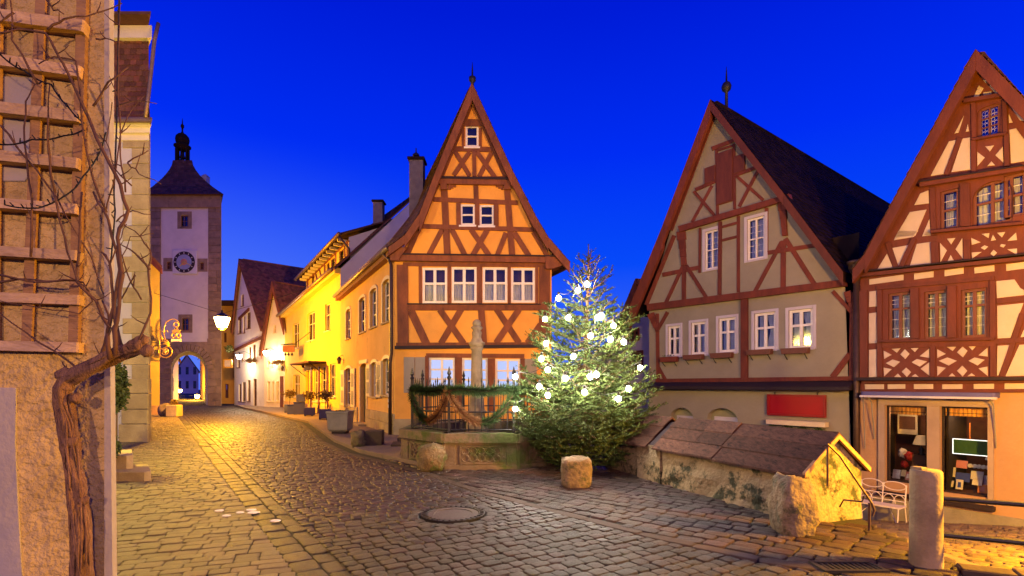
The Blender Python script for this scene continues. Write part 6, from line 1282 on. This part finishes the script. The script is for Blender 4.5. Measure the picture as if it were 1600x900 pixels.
for u_ in (-.22, .22):
    build('back_loop', MB().tube([bp_(u_+.21*math.cos(t), .84+.09*math.sin(t), -.07) for t in np.linspace(0, 2*math.pi, 20)], .010, 5), M['whiteiron'], bn)
    for s_ in (-.1, .1): build('back_arch', MB().tube([bp_(u_+s_+.12*math.cos(t), .45+.20*math.sin(t), -.03) for t in np.linspace(0, math.pi, 12)], .008, 5), M['whiteiron'], bn)
# ================================================================ planters along the ochre and yellow houses
q = gnd(527, 679, .05); cp = thing('concrete_planter', (q.x, q.y, .05), 'large weathered concrete planter on the footway before the ochre house', 'planter')
build('tub', MB().loft([[(q.x+sx*w, q.y+.3+sy*w, z_) for sx, sy in ((-1,-1),(1,-1),(1,1),(-1,1))] for w, z_ in ((.25, .14), (.30, .20), (.33, .70), (.35, .72), (.35, .78), (.29, .78), (.28, .68))]), M['concrete'], cp)
build('foot', MB().box((q.x, q.y+.3, .10), (.42, .42, .12)), M['darkstrip'], cp)
lf = MB(); foliage(lf, (q.x, q.y+.3, .75), (.26, .26, .05), 200, .04, random.Random(4)); build('moss', lf, M['leafg'], cp)
def box_planter(px, py, w, h, label, seed, shrub=None):
    q = gnd(px, py, .05); t = thing('wooden_planter', (q.x, q.y, .05), label, 'planter', 'blue planters outside the yellow house')
    build('box', MB().box((q.x, q.y+w/2, .10+h/2), (w, w, h), .3, bev=.02), M['bluebox'], t)
    for sx in (-1, 1): build('foot', MB().box((q.x+sx*w*.35, q.y+w*.2, .085), (.08, .08, .07)), M['bluebox'], t)
    if shrub:
        sh = thing('potted_shrub', (q.x, q.y+w/2, .1+h), shrub, 'shrub', 'shrubs in the blue planters'); z0 = .1+h; mb = MB(); r_ = w*.95
        foliage(mb, (q.x, q.y+w/2, z0+.62), (r_, r_, r_*.62), 420, .055, random.Random(seed), .25); build('crown', mb, M['leafr'], sh); build('trunk', MB().tube([(q.x, q.y+w/2, z0-.05), (q.x+.02, q.y+w/2, z0+.4), (q.x, q.y+w/2, z0+.7)], .016, 6), M['branch'], sh)
box_planter(505, 656, .50, .42, 'blue box planter next to the large concrete planter', 1, 'round leafed shrub in the blue planter next to the concrete one')
box_planter(481, 650.5, .50, .38, 'blue box planter between the stacked crates and the shop door', 2, 'shrub in the planter in front of the shop door')
box_planter(449.5, 645, .52, .40, 'farthest blue box planter up the street', 3, 'shrub in the farthest blue planter up the street')
q = gnd(464, 648, .05)
for k, (dx, h, w, lb) in enumerate(((0, .62, .55, 'tall blue crate in the stack outside the yellow house'), (-.42, .48, .38, 'lower blue crate standing left of the tall crate'))): 
    t = thing('blue_crate', (q.x+dx, q.y+.3, .06), lb, 'crate', 'blue crates outside the yellow house'); build('crate', MB().box((q.x+dx, q.y+.3, .06+h/2), (w, w, h), .35, bev=.015), M['bluebox'], t); build('lid', MB().box((q.x+dx, q.y+.3, .075+h), (w+.03, w+.03, .03), .35), M['bluebox'], t)
t = thing('blue_crate', (q.x+.05, q.y+.35, .70), 'small blue crate lying on top of the tall crate', 'crate', 'blue crates outside the yellow house'); build('crate', MB().box((q.x+.06, q.y+.35, .92), (.42, .42, .38), .3, bev=.015), M['bluebox'], t)
# cellar steps between orange house and fountain
cs_ = thing('cellar_steps', (-2.85, 13.6, 0), 'dark stone steps going down between the orange house and the fountain', 'steps')
for k in range(3): build('step', MB().box((-2.62+k*.0, 14.3-k*.75, .10-k*.10+.0), (1.0, .74, .22), .15, bev=.012), M['kerb'], cs_)
# ================================================================ lamps
def lantern(loc, label, energy, col, glow, h=.42, mount=None, group='street lamps', r=.15, name='street_lamp'):
    x, y, z = loc; t = thing(name, (x, y, z-h/2), label, 'lamp', group)
    g = h/.42
    build('lamp_glass', MB().lathe((x, y), [(.10*g, z-h*.38), (.17*g, z+h*.15), (.165*g, z+h*.18)], 6), glow, t)
    build('lamp_roof', MB().lathe((x, y), [(.18*g, z+h*.2), (.18*g, z+h*.21), (.05*g, z+h*.42), (.03*g, z+h*.46), (.02*g, z+h*.6)], 6), M['iron'], t); build('lamp_base', MB().lathe((x, y), [(.04*g, z-h*.52), (.10*g, z-h*.42), (.10*g, z-h*.38)], 6), M['iron'], t)
    if mount: build('bracket', MB().tube(mount, .02, 6), M['iron'], t)
    for s_ in (-1, 1): pass
    d = bpy.data.lights.new('lamp_light', 'POINT'); d.energy = energy; d.color = col; d.shadow_soft_size = .22
    o = bpy.data.objects.new('lamp_light', d); COL.objects.link(o); o.parent = t; o.location = (0, 0, -.12) if mount is None or mount[-1][2] > .5 else (.0, -.5, h/2)
    return t
SOD = (1, .47, .02)
p = at(347, 501, 25); lantern(p, 'bright sodium street lamp hanging over the street before the tower', 7000, (1, .45, .01), M['lampwarm'], .85)
cbl = thing('span_cable', (p.x, p.y, p.z+.4), 'thin cable across the street that carries the hanging lamp', 'cable'); build('cable', MB().tube([at(241, 458, 28), at(295, 474, 26.5), p+Vector((0, 0, .34)), at(420, 470, 27.5), at(475, 452, 29.5)], .012, 5), M['cable'], cbl)
p = at(265, 583, 46.5); lantern(p, 'yellow street lamp glowing beyond the tower archway', 1500, SOD, M['lampwarm'], .5, [p+Vector((0, 0, -.2)), (p.x, p.y, 0)])
p = PW.w(PW.uv(394, 557)[0], PW.uv(394, 557)[1], .9); lantern(p, 'white wall lamp over the door of the tall white house', 420, (1, .74, .42), M['lampwhite'], .5, [p+Vector((0, 0, .25)), PW.w(PW.uv(394, 557)[0], p.z+.35, .5), PW.w(PW.uv(394, 557)[0], p.z+.1, 0)], 'wall lamps on the pale houses')
p = PC.w(PC.uv(433, 552)[0], PC.uv(433, 552)[1], .8); lantern(p, 'white wall lamp on the small cream gabled house', 420, (1, .70, .36), M['lampwhite'], .5, [p+Vector((0, 0, .25)), PC.w(PC.uv(433, 552)[0], p.z+.35, .5), PC.w(PC.uv(433, 552)[0], p.z+.1, 0)], 'wall lamps on the pale houses')
lantern((-8.1, 10.1, 3.9), 'assumed street lamp on a post hidden behind the trellis corner', 1500, (1, .72, .10), M['lampwarm'], .5, [(-8.1, 10.1, 3.7), (-8.1, 10.1, 0)])  # unseen lamp, assumed from the yellow light on the left paving
lantern((6.7, 4.85, 2.3), 'assumed street lamp beside the lane just outside the right edge', 6000, (1, .47, .0), M['lampwarm'], .5, [(6.7, 4.85, 2.1), (6.7, 4.85, -.2)])  # assumed lamp out of view, added to light lane and wall end
# assumed lights behind the camera, added without fixtures to brighten the facades
point_light('added_rear_light', (11.0, -17.0, 7.0), 7600, (1, .55, .27), .25)
point_light('added_rear_light', (-1.0, -20.0, 7.0), 12500, (1, .54, .24), .25)
# small iron lanterns, unlit, on the yellow house
def small_lantern(P, px, py, label):
    u_, v_ = P.uv(px, py, .3); t = thing('wall_lantern', P.w(u_, v_, .3), label, 'lantern'); q = P.w(u_, v_, .3)
    build('glass', MB().lathe((q.x, q.y), [(.06, q.z-.14), (.10, q.z+.08)], 6), M['zinc'], t); build('roof', MB().lathe((q.x, q.y), [(.13, q.z+.08), (.03, q.z+.2)], 6), M['iron'], t); build('bracket', MB().tube([q+Vector((0, 0, .2)), P.w(u_, v_+.28, .15), P.w(u_, v_+.1, 0)], .014, 5), M['iron'], t)
small_lantern(PY, 473.5, 571, 'small iron wall lantern beside the shop awning'); small_lantern(PY, 530, 564, 'small iron lantern at the end of the yellow house'); small_lantern(PC, 441, 576, 'dark iron lantern by the cream house door')
# gilded pretzel guild sign on a scrolled bracket
cs4 = crop(245, 480, 11.25); Yp = 27.6
gs_ = thing('guild_sign', at(270, 530, Yp), 'gilded wrought iron sign with crown and pretzel on a scrolled bracket', 'sign')
def gt(pts, r, name): return build(name, MB().tube([at(*cs4(x, y), Yp) for x, y in pts], r, 6), M['gold'], gs_, True)
arcp = lambda cx, cy, rx, ry, a0, a1, n=14: [(cx+rx*math.cos(math.radians(a)), cy-ry*math.sin(math.radians(a))) for a in np.linspace(a0, a1, n)]
gt([(50, 350), (50, 890)], .03, 'wall_bar'); gt([(40, 420), (120, 425)], .02, 'stay')
gt([(230, 680), (150, 570), (125, 470), (130, 360), (165, 260)] + arcp(285, 300, 100, 92, 130, -60) + arcp(335, 305, 38, 40, -60, -330), .025, 'scroll')
gt(arcp(150, 780, 120, 105, 60, -220, 22) + arcp(140, 775, 60, 60, 140, -150, 14), .028, 'scroll'); gt([(130, 470), (150, 410), (185, 410), (195, 440)], .02, 'scroll')
for pts_ in ([(210, 650), (130, 600), (70, 600)], [(210, 660), (140, 640), (70, 670)], [(215, 650), (180, 590), (110, 560)], [(100, 570), (80, 520), (75, 480)], [(215, 670), (180, 690), (140, 690)]): build('leaf', MB().tube([at(*cs4(x, y), Yp) for x, y in pts_], [.06, .05, .01], 6), M['gold'], gs_, True)
c_ = at(*cs4(140, 770), Yp); build('rosette', MB().loft([[c_+Vector((r_*math.cos(a)*(1+.25*math.cos(5*a)), o_, r_*math.sin(a)*(1+.25*math.cos(5*a)))) for a in np.linspace(0, 2*math.pi, 30, endpoint=False)] for o_, r_ in ((.03, .10), (-.03, .12), (-.06, .04))]), M['gold'], gs_)
pz_ = gt(arcp(340, 495, 78, 62, 235, -55, 22), .035, 'pretzel'); gt([(300, 545), (330, 500), (380, 455)], .03, 'pretzel'); gt([(385, 545), (345, 500), (300, 455)], .03, 'pretzel')
build('crown', MB().prism(Plane((0, Yp-.02), (1, Yp-.02)), [(at(*cs4(x, y), Yp).x, at(*cs4(x, y), Yp).z) for x, y in ((285, 440), (275, 405), (300, 415), (320, 375), (345, 400), (370, 375), (390, 410), (420, 400), (400, 440))], -.05, .05), M['gold'], gs_)
build('scroll_plate', MB().prism(Plane((0, Yp-.02), (1, Yp-.02)), [(at(*cs4(x, y), Yp).x, at(*cs4(x, y), Yp).z) for x, y in ((265, 555), (285, 565), (410, 565), (430, 552), (430, 605), (400, 598), (290, 598), (262, 610))], -.03, .03), M['whitepaint'], gs_)
# hanging wooden sign and small sign boards
u_, v_ = PY.uv(451, 545, .9); hs = thing('hanging_sign', PY.w(u_, v_, .9), 'brown hanging shop sign on an iron bracket of the yellow house', 'sign')
q = PY.w(u_, v_, .9); build('board', MB().box((q.x, q.y, q.z), (.75, .06, .38), -.2), M['brownpaint'], hs); build('cap', MB().box((q.x, q.y, q.z+.24), (.95, .10, .05), -.2), M['iron'], hs)
build('bracket', MB().tube([q+Vector((-.3, 0, .27)), q+Vector((.4, 0, .32)), PY.w(u_+1.5, v_+.9, .05), PY.w(u_+1.5, v_+.3, .02)], .02, 5), M['iron'], hs)
for k in range(3): build('pendant', MB().lathe((q.x-.2+k*.2, q.y), [(.01, q.z-.42), (.07, q.z-.36), (.05, q.z-.28), (.01, q.z-.2)], 6), M['iron'], hs)
p = at(356, 568, 37.5); sgn = thing('framed_sign', p, 'small yellow framed sign at the right corner of the tower', 'sign'); build('frame', MB().box(p, (.62, .06, .62)), M['gold'], sgn); build('panel', MB().box(p-Vector((0, .03, 0)), (.42, .04, .46)), M['lav'], sgn); build('bracket', MB().tube([p+Vector((0, 0, .3)), p+Vector((.2, .1, .5)), p+Vector((.5, .2, .5))], .015, 5), M['iron'], sgn)
lf = MB(); foliage(lf, at(358, 545, 37.6), (.4, .3, .35), 220, .07, random.Random(5)); gq = thing('hanging_greenery', at(358, 556, 37.6), 'small bunch of greenery hanging by the framed sign', 'plant'); build('leaves', lf, M['leafg'], gq)
# garlands of dried flowers round the wall lamps
for (P, px, py, lb) in ((PW, 392, 563, 'twiggy wreath below the lamp on the white house'), (PC, 433, 566, 'twiggy wreath below the lamp on the cream house')):
    u_, v_ = P.uv(px, py, .3); t = thing('wreath', P.w(u_, v_, .3), lb, 'wreath'); lf = MB(); foliage(lf, P.w(u_, v_, .3), (.85, .3, .22), 220, .09, random.Random(3), .2); build('twigs', lf, M['leafr'], t)
# ================================================================ what shows through the arch
ah = thing('far_house', (-33.5, 56, 0), 'pale house beyond the archway on the left of the street', 'house', 'houses beyond the archway')
def far_house(t, x, y, w, d, h, m, rm, nx, nz):
    P = ShearPlane((x-w/2, y), (x+w/2, y)); P.sh = .64; qs = [((i+.3)*w/nx, (i+.7)*w/nx, .9+j*2.6, 2.3+j*2.6) for i in range(nx) for j in range(nz)]
    wall('wall', P, [(0, 0), (w, 0), (w, h), (w/2, h+w*.7), (0, h)], [hole(q) for q in qs], m, t); body(P, 0, w, 0, h, d, m, t)
    for q in qs: window(P, q, t, M['brownpaint'], .06, 2, 2, .06, back=M['dark'])
    gable_roof(P, [(-.3, h-.2), (w/2, h+w*.7+.1), (w+.3, h-.2)], d, .2, rm, t, sides='', tw=.3)
far_house(ah, -38.3, 57, 3.4, 8, 4.5, M['white'], M['roofred'], 2, 2)
ah2 = thing('far_house', (-34, 74, 0), 'grey blue house closing the street beyond the archway', 'house', 'houses beyond the archway'); far_house(ah2, -60, 96, 4.2, 8, 4.2, M['lav'], M['roofbrown'], 3, 2)
ah3 = thing('far_house', (-29, 60, 0), 'brown house beyond the archway on the right of the street', 'house', 'houses beyond the archway'); far_house(ah3, -32.6, 57, 2.6, 8, 5.0, M['ochre'], M['roofbrown'], 2, 2)
for (px, py, Y, e, lb) in ((281, 610, 60, 5000, 'second lamp beyond the archway, at mid distance'), (289, 620, 78, 7000, 'low lamp at the street end beyond the archway'), (308, 619, 56, 3000, 'lamp at the right jamb beyond the archway')):
    p = at(px, py, Y); lantern(p, lb, e, SOD, M['lampwarm'], .6, [p+Vector((0, 0, -.3)), (p.x, p.y, 0)], 'lamps beyond the archway')
nh = thing('narrow_house', (gx(357, 45), 45, 0), 'narrow dim ochre house squeezed between tower and white house', 'house'); Pn = Plane((gx(344, 45), 45), (gx(369, 45), 45))
nq = [quads(Pn, I, r) for r in ((350, 520, 354, 535), (352, 600, 357, 622))]; wall('wall', Pn, [(0, -.1), (Pn.len, -.1), (Pn.len, gz(480, 45)), (0, gz(474, 45))], [hole(q) for q in nq], M['ochre'], nh)
for q in nq: window(Pn, q, nh, M['brownpaint'], .06, 2, 2, .06, back=M['dark'])
build('roof', MB().rect(Pn, -.2, Pn.len+.2, gz(478, 45), gz(470, 45), -3, .4, .05), M['roofbrown'], nh)
# snow-white scraps left on the pavement
for k, (px, py, w) in enumerate(((343, 798, .16), (392, 797, .17), (396, 801, .2), (430, 814, .16), (375, 801, .14), (354, 806, .14))):
    q = gnd(px, py); mb = MB(); w *= .75
    mb.loft([[(q.x+w/2*(1+.3*noise.noise(Vector((math.cos(a)*2, math.sin(a)*2, k))))*math.cos(a)*s_, q.y+w/2.4*(1+.3*noise.noise(Vector((math.cos(a)*2, math.sin(a)*2, k))))*math.sin(a)*s_, z_) for a in np.linspace(0, 6.283, 16, endpoint=False)] for s_, z_ in ((1, .0), (.9, .009), (.5, .011))])
    tag(build('paint_spot', mb, M['white'], None), ('palest left spot', 'pale spot at the gutter', 'second pale spot at the gutter', 'white patch on the first cobbles', 'faint middle spot', 'faint front spot')[k] + ' on the paving, of six white marks', 'mark', 'white marks on the paving')
